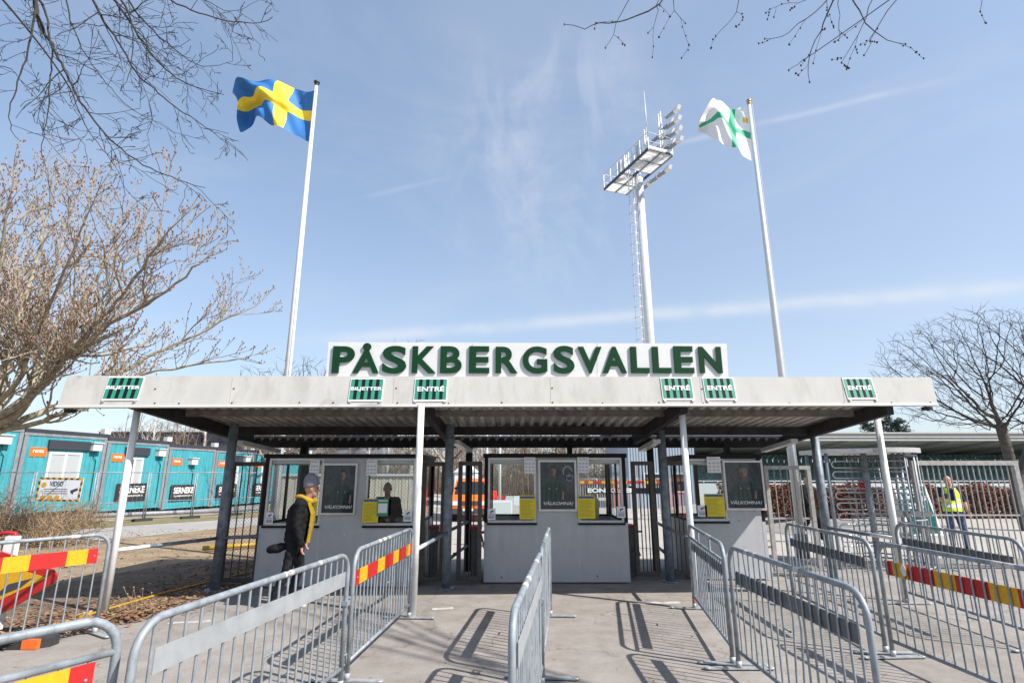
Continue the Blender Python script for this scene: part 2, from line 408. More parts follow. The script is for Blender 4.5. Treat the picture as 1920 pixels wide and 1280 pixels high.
# ------------------------------------------------------------------ ground
def ground():
    mb = MB()
    xs = [-400, -200, -100, -60, -40, -25] + [-16 + i for i in range(41)] + [30, 40, 60, 100, 200, 400]
    ys = [-60, -20, -5] + [i * 1. for i in range(0, 40)] + [45, 55, 70, 100, 160, 260, 500, 900]
    n = len(xs)
    mb.v = [(x, y, H(x, y)) for y in ys for x in xs]
    for j in range(len(ys) - 1):
        for i in range(n - 1): a = j * n + i; mb.f.append((a, a + 1, a + n + 1, a + n)); mb.m.append(0); mb.sm.append(True)
    tag(mb.build('ground', ASPHALT), kind='structure')
    def strip(name, A, B, m, off, nu=14, nv=30, lab=None):
        mb = MB()
        def samp(P, t):
            k = t * (len(P) - 1); i = min(int(k), len(P) - 2); f = k - i
            return (P[i][0] * (1 - f) + P[i + 1][0] * f, P[i][1] * (1 - f) + P[i + 1][1] * f)
        for j in range(nv + 1):
            a = samp(A, j / nv); b = samp(B, j / nv)
            for i in range(nu + 1):
                f = i / nu; x = a[0] + (b[0] - a[0]) * f; y = a[1] + (b[1] - a[1]) * f
                mb.v.append((x, y, H(x, y) + off))
        for j in range(nv):
            for i in range(nu): q = j * (nu + 1) + i; mb.f.append((q, q + 1, q + nu + 2, q + nu + 1)); mb.m.append(0); mb.sm.append(True)
        return tag(mb.build(name, m), kind='structure')
    # dry verge left of the plaza, soil bed beside the canopy, cycle path, grass strip along the site fence
    edge = [(-7.2, 3), (-5.75, 6.0), (-5.3, 7.0), (-4.75, 8.0), (-4.35, 8.9), (-4.3, 10), (-4.3, 14), (-4.6, 20), (-5.5, 30)]
    strip('dry_grass', [(-60, y) for x, y in edge], edge, 'dry_grass', .004, 60, 50)
    strip('soil_bed', [(-7.9, 6.0), (-8.2, 8), (-7.6, 10.0), (-6.8, 12.2)], [(-5.78, 6.0), (-4.8, 7.95), (-4.34, 9.0), (-4.34, 12.4)], 'soil', .009)
    strip('path', [(-21, 9.5), (-16.2, 15.5), (-13.7, 20), (-11.8, 22.6), (-7.5, 28)], [(-17, 6), (-13.2, 12.5), (-11.0, 16.7), (-9.8, 19.2), (-5.9, 26)], 'path', .010)
    strip('grass_strip', [(-24, 9.7), (-19.5, 15.8), (-15.4, 21.4), (-12.4, 24.9), (-8, 30)], [(-21.2, 9.5), (-16.4, 15.5), (-13.9, 20), (-12.0, 22.6), (-7.7, 28)], 'green_grass', .012)
    strip('yard', [(-4.2, 12.6), (-4.2, 20), (-5.4, 30), (-14, 52)], [(26, 12.6), (28, 20), (28, 30), (28, 52)], 'yard', .005, 40, 40)
    strip('forest_floor', [(-60, 52.2), (-60, 140)], [(14, 52.2), (30, 140)], 'wood_floor', .02, 30, 10)
    # worn paint on the asphalt
    for k, (a, b, w) in enumerate([((315, 1168), (395, 1164), .10), ((1195, 1131), (1275, 1129), .13), ((810, 1142), (850, 1140), .12)]):
        p = gr(*a); q = gr(*b); d = (q - p).normalized(); nn = Vector((-d.y, d.x, 0)); mb = MB()
        pts = []
        N_ = 14
        for i in range(N_ + 1): pts.append(p + (q - p) * (i / N_) + nn * (w / 2 + rnd.uniform(-.015, .015)))
        for i in range(N_, -1, -1): pts.append(p + (q - p) * (i / N_) - nn * (w / 2 + rnd.uniform(-.015, .015)))
        mb.add([(v.x, v.y, .004) for v in pts], [tuple(range(len(pts)))])
        tag(mb.build('painted_line', 'line_paint'), kind='structure')
ground()

def litter():
    """fallen leaves and straw on the bed, one countless mass"""
    mb = MB(); r = random.Random(3)
    def leaf(x, y, s, m, z=.012):
        a = r.uniform(0, 6.3); c, sn = math.cos(a), math.sin(a); l = s * r.uniform(.7, 1.4); w = l * r.uniform(.3, .6); t = r.uniform(-.6, .6); h = r.uniform(.2, .9) * l * .5
        P = [(-l / 2, 0, 0), (0, -w / 2, h * (.4 + t)), (l / 2, 0, h * .6), (0, w / 2, h * (.4 - t))]
        mb.cur = m
        mb.add([(x + c * p[0] - sn * p[1], y + sn * p[0] + c * p[1], z + max(0, p[2])) for p in P], [(0, 1, 2, 3)])
    for i in range(5200):
        y = 5.6 + r.random() ** 1.1 * 6.5; ex = np.interp(y, [5.6, 6, 7, 8, 8.9, 10, 14], [-6, -5.75, -5.3, -4.75, -4.35, -4.3, -4.3])
        x = ex - abs(r.gauss(0, 1.0)) + r.gauss(.05, .10)
        leaf(x, y, .055, r.choice((0, 0, 1)))
    for i in range(2600):               # drift of leaves at the kerbless edge
        t = r.random(); x = -5.7 + 1.15 * t + r.gauss(0, .16); y = 6.3 + 1.9 * t + r.gauss(0, .16)
        leaf(x, y, .06, r.choice((0, 0, 1)), .012 + abs(r.gauss(0, .03)))
    for i in range(2200):
        x = r.uniform(-14, -5); y = r.uniform(7, 19); leaf(x, y, .07, r.choice((0, 1, 1)))
    for i in range(160):                # a few that blew on to the asphalt
        x = r.uniform(-5, 5); y = r.uniform(5.2, 9.4)
        leaf(x, y, .03, r.choice((0, 1)))
    tag(mb.build('leaf_litter', ['leaf_brown', 'leaf_pale']), 'brown fallen leaves and straw scattered over the bed', 'leaf litter', kind='stuff')
litter()

# ------------------------------------------------------------------ canopy
FP = Vector((0, 7.65, 2.745)); FT = Vector((1, .04, .007)).normalized(); FU = Vector((0, .22, 1)).normalized(); FN = FT.cross(FU).normalized()
if FN.y > 0: FN = -FN
def fas(px, py, off=0): return onplane(px, py, FP, FN) + FN * off
def beamz(y): return 2.70 - .085 * (y - 7.4)
def canopy():
    c = thing('entrance_canopy', 'long flat entrance canopy with pale board fascia on white and grey posts', 'canopy', (0, 8, 0))
    # fascia board with turned end faces
    mb = MB(); bl, br, tr, tl = fas(107, 761), fas(1758, 757), fas(1746, 707), fas(127, 704)
    mb.prism([bl, br, tr, tl], -FN * .05)
    fo = mb.build('fascia', 'fascia', c)
    mb = MB()
    lo0, lo1 = fas(107, 761), fas(1758, 757)
    mb.obox((lo0 + lo1) / 2 + FN * .004 - FU * .006 - FN * .012, (lo1 - lo0) / 2, FN * .022, FU * .018)
    mb.build('bottom_trim', 'fascia_trim', c)
    mb = MB()
    for x in (437, 740, 1032, 1312, 1577):
        t, b = fas(x, 707, .002), fas(x + (x - 955) * .012, 755, .002)
        mb.bar(t, b, .006, .003)
    mb.build('joint_strip', 'fascia', fo)
    mb = MB(); r = random.Random(5)
    for x in (290, 335, 437, 560, 625, 745, 842, 940, 1035, 1132, 1237, 1317, 1480, 1583, 1670, 1745):
        for y in (755, 728):
            if y == 728 and x not in (290, 437, 745, 1035, 1317, 1583): continue
            mb.ball(fas(x + r.uniform(-2, 2), y + r.uniform(-1, 1), .002), .012, 6, 4)
    mb.build('bolt', 'bolt', fo)
    # corrugated sheet, running front to back
    mb = MB(); x0, x1 = -5.36, 5.62; pitch = .178; nx = int((x1 - x0) / pitch); prof = [(0, 0), (.32, 0), (.42, .062), (.9, .062), (1, 0)]
    xs = []
    for i in range(nx):
        for a, h in prof[:-1]: xs.append((x0 + (i + a) * pitch, h))
    xs.append((x1, 0))
    yb = 11.15
    for yy in (0, 1):
        for x, h in xs:
            Y = (7.77 + .04 * x) if yy == 0 else yb
            mb.v.append((x, Y, beamz(Y) + .215 + h))
    n = len(xs)
    for yy in (0, 1):
        for x, h in xs:
            Y = (7.77 + .04 * x) if yy == 0 else yb
            mb.v.append((x, Y, beamz(Y) + .222 + h))
    for i in range(n - 1):
        mb.f.append((i, i + 1, n + i + 1, n + i)); mb.f.append((2 * n + i, 3 * n + i, 3 * n + i + 1, 2 * n + i + 1)); mb.m += [0, 0]; mb.sm += [False, False]
    mb.build('roof_sheet', 'sheet_metal', c)
    # rafters front to back, purlins across
    def rafter(x, w=.10, d=.20):
        mb = MB(); ya = 7.76 + .04 * x; P = []
        for zz in (0, 1):
            for (xx, yy) in ((x - w / 2, ya), (x + w / 2, ya), (x + w / 2, 11.2), (x - w / 2, 11.2)):
                P.append((xx, yy, beamz(yy) + zz * d))
        mb.hexa(P); mb.build('rafter', 'beam', c)
    for x in (-5.32, -1.28, 2.5, 5.58): rafter(x)
    for y, d in ((8.75, .10),):
        mb = MB(); z = beamz(y) + .11
        mb.box((-5.25, y - .04, z), (5.5, y + .04, z + d)); mb.build('purlin', 'purlin', c)
    mb = MB(); z = beamz(11.05); mb.box((-5.36, 11.22, z - .07), (5.62, 11.32, z + .165)); mb.build('back_beam', 'beam', c)
    mb = MB(); z = beamz(10.2); mb.box((-5.25, 10.15, z + .04), (5.5, 10.23, z + .19)); mb.build('purlin', 'beam', c)
    # front posts (white), middle posts (grey), back posts (dark)
    def post(bx, by, r, m, top=None, name='post', flange=False):
        mb = MB(); t = top if top else beamz(by) + .02
        mb.tube([(bx, by, 0), (bx, by, t)], r, 14)
        if flange: mb.tube([(bx, by, .0), (bx, by, .02)], .15, 14)
        p = mb.build(name, m, c); return p
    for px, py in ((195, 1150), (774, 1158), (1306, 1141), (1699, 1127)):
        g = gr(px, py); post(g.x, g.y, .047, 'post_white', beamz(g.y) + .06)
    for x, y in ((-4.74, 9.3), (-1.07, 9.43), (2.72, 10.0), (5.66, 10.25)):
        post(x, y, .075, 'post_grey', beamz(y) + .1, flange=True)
    for x, y in ((-.86, 11.1), (2.78, 11.1), (-4.2, 11.1)):
        post(x, y, .07, 'beam')
    for px in (573, 1068, 1363):
        q = at(px, 845, 11.1); mb = MB(); mb.box((q.x - .05, 11.05, 2.13), (q.x + .05, 11.15, beamz(11.1))); mb.build('stub_post', 'beam', c)
    # hand rails between the posts
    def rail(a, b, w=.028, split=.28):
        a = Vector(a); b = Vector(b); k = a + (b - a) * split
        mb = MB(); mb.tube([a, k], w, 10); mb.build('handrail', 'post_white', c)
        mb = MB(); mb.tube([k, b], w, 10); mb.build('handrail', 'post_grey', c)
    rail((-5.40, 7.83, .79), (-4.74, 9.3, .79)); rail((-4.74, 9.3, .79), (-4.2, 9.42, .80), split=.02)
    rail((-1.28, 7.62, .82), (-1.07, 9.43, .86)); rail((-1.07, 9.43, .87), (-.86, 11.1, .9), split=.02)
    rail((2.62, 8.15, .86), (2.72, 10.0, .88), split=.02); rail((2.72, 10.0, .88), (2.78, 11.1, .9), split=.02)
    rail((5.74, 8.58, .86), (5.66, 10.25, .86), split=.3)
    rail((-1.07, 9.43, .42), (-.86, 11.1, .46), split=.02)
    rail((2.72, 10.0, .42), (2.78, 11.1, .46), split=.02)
    # strip lights under the rafters
    for (pa, pb, Ya, Yb) in (((450, 829), (520, 846), 9.5, 10.7), ((853, 828), (880, 845), 9.5, 10.7), ((1232, 827), (1203, 843), 9.6, 10.7), ((1490, 826), (1432, 844), 9.7, 10.7)):
        a = at(*pa, Ya); b = at(*pb, Yb); mb = MB(); mb.bar(a, b, .13, .07); mb.build('strip_light', 'alu', c)
    # bracket ends below the fascia tips
    for px, y in ((117, 764), (1752, 760)):
        p = fas(px, y) - FN * .1; mb = MB(); mb.box((p.x - .05, p.y, p.z - .03), (p.x + .05, p.y + .10, p.z + .02)); mb.build('bracket', 'beam', c)
    return c
canopy()

def big_sign():
    P = Vector((0, 7.79, 3.2)); n = Vector((.04, -1, 0)).normalized()
    s = thing('name_sign', 'long white name sign with raised green capital letters standing on the canopy edge', 'sign', (0.2, 7.8, 3.2))
    pl = lambda x, y, o=0: onplane(x, y, P, n) + n * o
    mb = MB(); q = [pl(611, 709), pl(1366, 709), pl(1362.5, 644), pl(616, 641)]
    mb.prism(q, -n * .05); b = mb.build('board', 'white_paint', s)
    mb = MB()
    for x in (886, 1120):
        mb.bar(pl(x, 643, .001), pl(x, 706, .001), .006, .004)
    mb.build('board_joint', 'fascia_trim', b)
    for px in (700, 1000, 1290):
        a = pl(px, 660, -.06); mb = MB(); mb.bar(a, (a.x, a.y + .7, 2.95), .05, .05); mb.build('strut', 'galv', s)
    ext = [('P', 622, 664), ('Å', 661, 711), ('S', 716, 762), ('K', 772, 818), ('B', 825, 866), ('E', 879, 918), ('R', 929, 971), ('G', 980, 1027), ('S', 1038, 1078), ('V', 1084, 1130), ('A', 1130, 1176), ('L', 1183, 1218), ('L', 1224, 1259), ('E', 1265, 1302), ('N', 1312, 1355)]
    X = Vector((1, .04, 0)).normalized(); Y = Vector((0, 0, 1))
    for ch, a, e in ext:
        mb = MB(); yt = 649.5 if ch in 'PÅSKBE' else 650.5
        yb = 699.5
        if ch == 'Å': yt = 643.5
        if ch in 'SG': yt -= .7; yb += .7
        # the glyph leans with the perspective of verticals only, so fit at mid height
        lo = pl(a, yb); hi = pl(e, yb); top = pl((a + e) / 2, yt)
        w = (hi - lo).length * .985; h = top.z - lo.z
        put_text(mb, ch, lo, X, Y, w, h, depth=.02, off=.007, offset=.030)
        mb.build('letter', 'letter_green', s)
big_sign()

def small_sign(px0, px1, py0, py1, txt, label):
    """striped green and navy plate screwed to the fascia; px0..px1 along its top edge"""
    o = .012
    bl = fas(px0 + (px0 - 955) * .0115 * 1.0, py1, o); br = fas(px1 + (px1 - 955) * .0115, py1, o); tl = fas(px0, py0, o)
    X = FT; Y = FU; w = (br - bl).length; h = (tl - bl).length; n = FN
    s = thing('ticket_sign' if txt[0] == 'B' else 'entrance_sign', label, 'sign', bl, 'striped plates along the canopy fascia')
    mb = MB(); mb.prism([bl - n * .01, bl + X * w - n * .01, bl + X * w + Y * h - n * .01, bl + Y * h - n * .01], n * .01); mb.build('plate', 'sign_white', s)
    e = .012; mb = MB(); a = bl + X * e + Y * e * 2.2; ww = w - 2 * e; hh = h - 3.2 * e; k = 9
    for i in range(k):
        mb.cur = i % 2
        p = a + X * (ww * i / k); mb.prism([p, p + X * ww / k, p + X * ww / k + Y * hh, p + Y * hh], n * .003)
    st = mb.build('stripes', ['sign_green', 'sign_dark'], s)
    mb = MB(); lw = ww * (.98 if txt[0] == 'B' else .86); lh = h * (.19 if txt[0] == 'B' else .25)
    put_text(mb, txt, bl + X * (w - lw) / 2 + Y * (h * .43), X, Y, lw, lh, .002, .005, .03)
    mb.build('lettering', 'sign_white', s)
    mb = MB()
    for t in (.06, .94): mb.obox(bl + X * w * t - Y * .012 + n * 0, X * .014, n * .01, Y * .014)
    mb.build('clip', 'alu', s)
small_sign(199, 266.5, 707.5, 751, 'BILJETTER', 'green and navy striped BILJETTER plate near the left end of the fascia')
small_sign(656, 719, 710, 752.5, 'BILJETTER', 'green and navy striped BILJETTER plate below the letters P and Å')
small_sign(777, 839, 710, 752.5, 'ENTRÉ', 'green and navy striped ENTRÉ plate below the letters K and B')
small_sign(1239.5, 1298, 708.5, 750, 'ENTRÉ', 'green and navy striped ENTRÉ plate below the final letters L and E')
small_sign(1319, 1377, 708.5, 750, 'ENTRÉ', 'green and navy striped ENTRÉ plate at the right end of the white name sign')
small_sign(1582, 1637, 709.5, 748.5, 'ENTRÉ', 'green and navy striped ENTRÉ plate near the right end of the fascia')

# ------------------------------------------------------------------ ticket booths
def pane_frame(mb, x0, x1, z0, z1, y, t=.035, d=.05):
    mb.box((x0, y - d / 2, z0), (x1, y + d / 2, z0 + t)); mb.box((x0, y - d / 2, z1 - t), (x1, y + d / 2, z1))
    mb.box((x0, y - d / 2, z0 + t), (x0 + t, y + d / 2, z1 - t)); mb.box((x1 - t, y - d / 2, z0 + t), (x1, y + d / 2, z1 - t))
def booth(x0, x1, y0, y1, top, sill, wins, label, z0=.03):
    b = thing('ticket_booth', label, 'booth', ((x0 + x1) / 2, y0, 0), 'ticket booths under the canopy')
    # solid lower walls with panel joints
    mb = MB(); t = .05
    mb.box((x0, y0, z0), (x1, y0 + t, sill - .02)); mb.box((x0, y1 - t, z0), (x1, y1, sill - .02))
    mb.box((x0, y0 + t, z0), (x0 + t, y1 - t, sill - .02)); mb.box((x1 - t, y0 + t, z0), (x1, y1 - t, sill - .02))
    # middle wall panel between the windows, up to the roof
    a, e = wins['panel']
    mb.box((a, y0, sill - .02), (e, y0 + t, top - .07))
    w = mb.build('wall', 'panel', b)
    mb = MB()
    for x in (a, e):
        mb = MB(); mb.box((x - .004, y0 - .003, z0), (x + .004, y0 + .02, sill - .03)); mb.build('wall_joint', 'alu', w)
    mb = MB(); mb.box((x0 - .03, y0 - .04, top - .07), (x1 + .03, y1 + .04, top)); mb.build('roof', 'frame_black', b)
    mb = MB(); mb.box((x0 + .06, y0 + .06, top - .16), (x1 - .06, y1 - .06, top - .075)); mb.build('ceiling', 'wall_board', b)
    for (x, y) in ((x0, y0), (x1 - .05, y0), (x0, y1 - .05), (x1 - .05, y1 - .05)):
        mb = MB(); mb.box((x - .004, y - .004, sill - .02), (x + .054, y + .054, top - .07)); mb.build('corner_post', 'frame_black', b)
    mb = MB(); mb.box((x0 + .06, y0 + .06, sill - .08), (x1 - .06, y0 + .45, sill - .04)); mb.build('counter', 'blue_grey', b)
    def window(xa, xb, y):
        f = MB(); pane_frame(f, xa, xb, sill - .018, top - .072, y); fo = f.build('window', 'frame_black' if y > y0 + .5 else 'alu', b)
        g = MB(); g.box((xa + .036, y - .004, sill + .018), (xb - .036, y + .004, top - .108)); g.build('pane', GLASS, fo)
        if y < y0 + .5:
            s_ = MB(); s_.box((xa - .01, y0 - .045, sill - .052), (xb + .01, y0 - .002, sill - .022)); s_.build('sill', 'frame_black', fo)
    for xa, xb in wins['front']: window(xa, xb, y0 + .03)
    nb = 2
    for i in range(nb):
        xa = x0 + .06 + (x1 - x0 - .12) * i / nb; xb = x0 + .06 + (x1 - x0 - .12) * (i + 1) / nb - .004; window(xa, xb, y1 - .03)
    for x in (x0 + .025, x1 - .025):
        f = MB()
        for za, zb in ((sill - .018, sill + .02), (top - .108, top - .072)): f.box((x - .02, y0 + .06, za), (x + .02, y1 - .06, zb))
        ym = (y0 + y1) / 2; f.box((x - .02, ym - .02, sill + .02), (x + .02, ym + .02, top - .108))
        fo = f.build('window', 'frame_black', b)
        g = MB(); g.box((x - .003, y0 + .06, sill + .02), (x + .003, ym - .02, top - .108)); g.box((x - .003, ym + .02, sill + .02), (x + .003, y1 - .06, top - .108)); g.build('pane', GLASS, fo)
    return b
KL, KC, KR = 9.45, 9.8, 10.1
fx = lambda px, py, Y: at(px, py, Y).x
fz = lambda py, Y: at(960, py, Y).z
booth(-4.2, -1.58, KL, 11.25, 2.13, .985, dict(front=[(-4.14, fx(603, 920, KL)), (fx(685, 920, KL), -1.64)], panel=(fx(603, 920, KL) + .003, fx(685, 920, KL) - .003)), 'left ticket booth with a ticket seller behind its right-hand window')
booth(-.48, 2.0, KC, 11.4, 2.15, 1.0, dict(front=[(-.42, fx(1005, 910, KC)), (fx(1083, 910, KC), 1.94)], panel=(fx(1005, 910, KC) + .003, fx(1083, 910, KC) - .003)), 'middle ticket booth with grey front and a window on each side of its poster')
booth(3.14, 4.51, KR, 11.6, 2.14, 1.0, dict(front=[(3.2, fx(1360, 910, KR))], panel=(fx(1360, 910, KR) + .003, 4.45)), 'narrow right ticket booth with sunlit lower corner and a single window')

def poster(px0, px1, py0, py1, Y, kind, label):
    Y = Y - .03
    a = at(px0, py1, Y); c_ = at(px1, py0, Y); x0, x1, z0, z1 = a.x, c_.x, a.z, c_.z
    s = thing('framed_poster', label, 'poster', (x0, Y, z0), 'framed welcome posters on the booths')
    t = .035; mb = MB(); pane_frame(mb, x0, x1, z0, z1, Y + .005, t, .045); mb.build('frame', 'alu', s)
    x0 += t; x1 -= t; z0 += t; z1 -= t; w = x1 - x0; h = z1 - z0
    mb = MB(); mb.box((x0, Y + .012, z0), (x1, Y + .02, z1)); pr = mb.build('print', 'poster_dark', s)
    def flat(mb, pts, lay): mb.prism([(x0 + u * w, Y + .012 - .0012 * lay, z0 + v * h) for u, v in pts], (0, .0011, 0))
    mb = MB(); flat(mb, [(.02, .35), (.98, .35), (.98, .98), (.02, .98)], 1); mb.build('print_background', 'poster_bg', s)
    def ell(cx, cy, rx, ry, n=18, rot=0): return [(cx + rx * math.cos(t_) * math.cos(rot) - ry * math.sin(t_) * math.sin(rot), cy + (rx * math.cos(t_) * math.sin(rot) + ry * math.sin(t_) * math.cos(rot)) * w / h * 1.0) for t_ in [2 * math.pi * i / n for i in range(n)]]
    hx, hy = {'l': (.60, .79), 'm': (.38, .80), 'r': (.52, .76)}[kind]
    rr = random.Random(kind); lay = [2]
    def L_(mb, cur, pts): mb.cur = cur; flat(mb, [(min(.985, max(.015, a_)), b_) for a_, b_ in pts], lay[0]); lay[0] = lay[0] + .25
    mb = MB()
    for k in range(16):                 # soft out-of-focus lights of a stadium tunnel
        L_(mb, rr.choice((5, 5, 3)), ell(rr.uniform(.05, .95), rr.uniform(.45, .95), rr.uniform(.03, .10), rr.uniform(.03, .14)))
    sk = -.03 if kind == 'l' else 0
    L_(mb, 0, [(hx - .36, .14), (hx - .37, .30), (hx - .33, .45), (hx - .26, .545), (hx - .13, .60), (hx - .06, .635), (hx + .07, .635), (hx + .15, .595), (hx + .27, .53), (hx + .33, .42), (hx + .35, .28), (hx + .33, .14)])
    for k in range(4):
        a_ = hx - .24 + .14 * k; L_(mb, 3, [(a_, .15), (a_ + .055, .15), (a_ + .045 - .02 * (k - 1.5), .55), (a_ + .005 - .02 * (k - 1.5), .55)])
    L_(mb, 6, [(hx - .06, .58), (hx + .07, .58), (hx + .055, .70), (hx - .045, .70)])
    L_(mb, 1, [(hx + .095 * math.cos(t_) * (1 if math.sin(t_) > 0 else .86), hy + (.085 if math.sin(t_) > 0 else .105) * math.sin(t_)) for t_ in [2 * math.pi * i / 22 for i in range(22)]])
    L_(mb, 6, [(hx - .095, hy + .03), (hx - .03, hy + .04), (hx - .015, hy - .02), (hx - .03, hy - .06), (hx - .01, hy - .10), (hx - .05, hy - .085), (hx - .082, hy - .04)])
    hm = 2 if kind != 'r' else 7
    L_(mb, hm, [(hx - .105, hy - .01), (hx - .112, hy + .06), (hx - .07, hy + .115), (hx, hy + .128), (hx + .07, hy + .115), (hx + .11, hy + .06), (hx + .10, hy + .01), (hx + .085, hy + .05), (hx + .03, hy + .065), (hx - .04, hy + .06), (hx - .085, hy + .045)])
    for e_ in (-.038 + sk * -.5, .042):
        L_(mb, 2, [(hx + e_ - .022, hy + .018), (hx + e_, hy + .026), (hx + e_ + .022, hy + .018), (hx + e_, hy + .012)]); L_(mb, 2, [(hx + e_ - .028, hy + .036), (hx + e_ + .028, hy + .036), (hx + e_ + .022, hy + .044), (hx + e_ - .022, hy + .044)])
    L_(mb, 6, [(hx + .0, hy + .01), (hx + .016, hy - .03), (hx - .016, hy - .03)]); L_(mb, 2, [(hx - .026, hy - .055), (hx + .03, hy - .055), (hx + .024, hy - .064), (hx - .02, hy - .064)])
    if kind == 'r': L_(mb, 6, [(hx - .075, hy - .04), (hx - .03, hy - .075), (hx + .035, hy - .075), (hx + .075, hy - .04), (hx + .05, hy - .095), (hx, hy - .108), (hx - .05, hy - .095)])
    L_(mb, 6, [(hx + .22, .20), (hx + .30, .20), (hx + .31, .36), (hx + .25, .38)]); L_(mb, 1, [(hx + .25, .20), (hx + .29, .20), (hx + .30, .36), (hx + .27, .37)])
    L_(mb, 4, ell(hx - .12, .43, .022, .026)); L_(mb, 4, [(hx + .06, .415), (hx + .12, .415), (hx + .09, .45)])
    if kind == 'm':                     # pale brush-like loops behind the player
        for k in range(3):
            cx_, cy_, ra, rb = .80 + .03 * k, .80 - .07 * k, .15 - .02 * k, .16 - .03 * k; pa_ = ell(cx_, cy_, ra, rb, 20); pb_ = ell(cx_, cy_, ra * .72, rb * .76, 20)
            for q in range(17): L_(mb, 4 if k != 1 else 2, [pa_[q], pa_[q + 1], pb_[q + 1], pb_[q]]); lay[0] -= .25
    mb.build('portrait', ['print_green', 'print_skin', 'print_hair', 'print_dark', 'print_pale', 'print_light', 'print_skin_dark', 'print_fair'], s)
    mb = MB(); put_text(mb, 'VÄLKOMNA!', (x0 + w * .09, Y + .012, z0 + h * .085), (1, 0, 0), (0, 0, 1), w * .86, h * .085, .001, .007, .025, .25); mb.build('lettering', 'sign_white', s)
    mb = MB(); mb.box((x0, Y - .002, z0), (x1, Y + .001, z1)); mb.build('glazing', GLASS, s)
def chips(pts, Y, booth_name):
    w = [o for o in bpy.data.objects if o.parent and o.parent.name == booth_name and o.name.startswith('wall')][0]
    r = random.Random(len(pts))
    for px, py, s_, m in pts:
        p = at(px, py, Y); mb = MB(); n = 7
        mb.prism([(p.x + s_ * math.cos(6.283 * k / n) * r.uniform(.4, 1), Y - .003, p.z + s_ * 1.4 * math.sin(6.283 * k / n) * r.uniform(.4, 1)) for k in range(n)], (0, .004, 0)); mb.build('paint_chip', m, w)
chips([(645, 970, .012, 'paper'), (622, 1001, .011, 'paper'), (646, 1002, .011, 'paper'), (700, 1040, .008, 'ink')], KL, 'ticket_booth')
chips([(1055, 976, .010, 'paper'), (940, 1082, .02, 'soil'), (1120, 1080, .018, 'soil')], KC, 'ticket_booth.001')
chips([(1366, 973, .018, 'paper'), (1374, 974, .012, 'paper'), (1386, 976, .013, 'ink'), (1414, 957, .012, 'soil')], KR, 'ticket_booth.002')
poster(598, 672, 868, 965, KL, 'l', 'framed VÄLKOMNA poster with dark-haired player in green on the left booth')
poster(1010, 1080, 862, 958, KC, 'm', 'framed VÄLKOMNA poster with pale drawn pattern on the middle booth')
poster(1362, 1428, 863, 956, KR, 'r', 'framed VÄLKOMNA poster with fair-haired player on the narrow right booth')

def notice(px0, px1, py0, py1, Y, kind, label):
    Y = Y + .018
    a = at(px0, py1, Y); c_ = at(px1, py0, Y); x0, x1, z0, z1 = a.x, c_.x, a.z, c_.z; w = x1 - x0; h = z1 - z0
    name = {'y': 'info_notice', 'p': 'paper_notice', 'c': 'camera_sticker', 'g': 'payment_notice'}[kind]
    s = thing(name, label, 'notice' if kind != 'c' else 'sticker', (x0, Y, z0), {'y': 'yellow notices in the booth windows', 'p': 'printed papers in the booth windows', 'c': 'surveillance stickers on the booths', 'g': None}[kind])
    base = {'y': 'notice_yellow', 'p': 'paper', 'c': 'paper', 'g': 'sign_green'}[kind]
    mb = MB(); mb.box((x0, Y, z0), (x1, Y + .003, z1)); mb.build('sheet', base, s)
    def rect(mb, u0, u1, v0, v1): mb.box((x0 + u0 * w, Y - .0015, z0 + v0 * h), (x0 + u1 * w, Y - .0003, z0 + v1 * h))
    r = random.Random(int(px0))
    if kind == 'y':
        mb = MB(); rect(mb, .05, .95, .87, .96); mb.build('header', 'notice_blue', s)
        mb = MB()
        for k in range(13): rect(mb, .08, .08 + r.uniform(.5, .84), .08 + k * .057, .092 + k * .057)
        mb.build('print_lines', 'notice_line', s)
    if kind == 'p':
        mb = MB()
        for j in range(3):
            for k in range(3): rect(mb, .1 + .3 * k, .28 + .3 * k, .12 + .22 * j, .2 + .22 * j)
        rect(mb, .1, .9, .84, .87); rect(mb, .1, .7, .9, .93)
        mb.build('print_lines', 'blue_grey', s)
    if kind == 'c':
        mb = MB(); rect(mb, .08, .92, .5, .53)
        mb.prism([(x0 + u * w, Y - .0016, z0 + v * h) for u, v in ((.25, .72), (.7, .86), (.78, .76), (.5, .66), (.45, .56), (.38, .58), (.4, .68))], (0, .001, 0))
        for k in range(3): rect(mb, .12, .88, .14 + .1 * k, .19 + .1 * k)
        mb.build('camera_symbol', 'ink', s)
    if kind == 'g':
        mb = MB(); rect(mb, .1, .9, .18, .72); mb.build('white_field', 'paper', s)
        mb = MB(); rect(mb, .1, .9, .84, .9); mb.build('print_lines', 'sign_white', s)
notice(583, 595, 934, 978, KL - .06, 'y', 'narrow yellow notice with blue header behind the man at the left booth')
notice(678, 711, 934, 979, KL - .06, 'y', 'yellow notice with blue header in the seller window of the left booth')
notice(974, 1004, 928, 973, KC - .06, 'y', 'yellow notice with blue header left of the middle booth poster')
notice(1084, 1115, 928, 972, KC - .06, 'y', 'yellow notice with blue header right of the middle booth poster')
notice(1323, 1357, 925, 968, KR - .06, 'y', 'yellow notice with blue header in the narrow right booth window')
notice(580, 600, 862, 892, KL - .06, 'p', 'white printed paper above the head of the man with the beanie')
notice(686, 708, 862, 891, KL - .06, 'p', 'white printed paper above the seller in the left booth')
notice(983, 1004, 857, 887, KC - .06, 'p', 'white printed paper upper left of the middle booth poster')
notice(1083, 1104, 857, 886, KC - .06, 'p', 'white printed paper upper right of the middle booth poster')
notice(1327, 1350, 856, 886, KR - .06, 'p', 'white printed paper high in the narrow right booth window')
notice(497, 513, 960, 982, KL - .06, 'c', 'white camera sticker at the lower left corner of the left booth')
notice(756, 773, 956, 977, KL - .06, 'c', 'white camera sticker in front of the seller in the left booth')
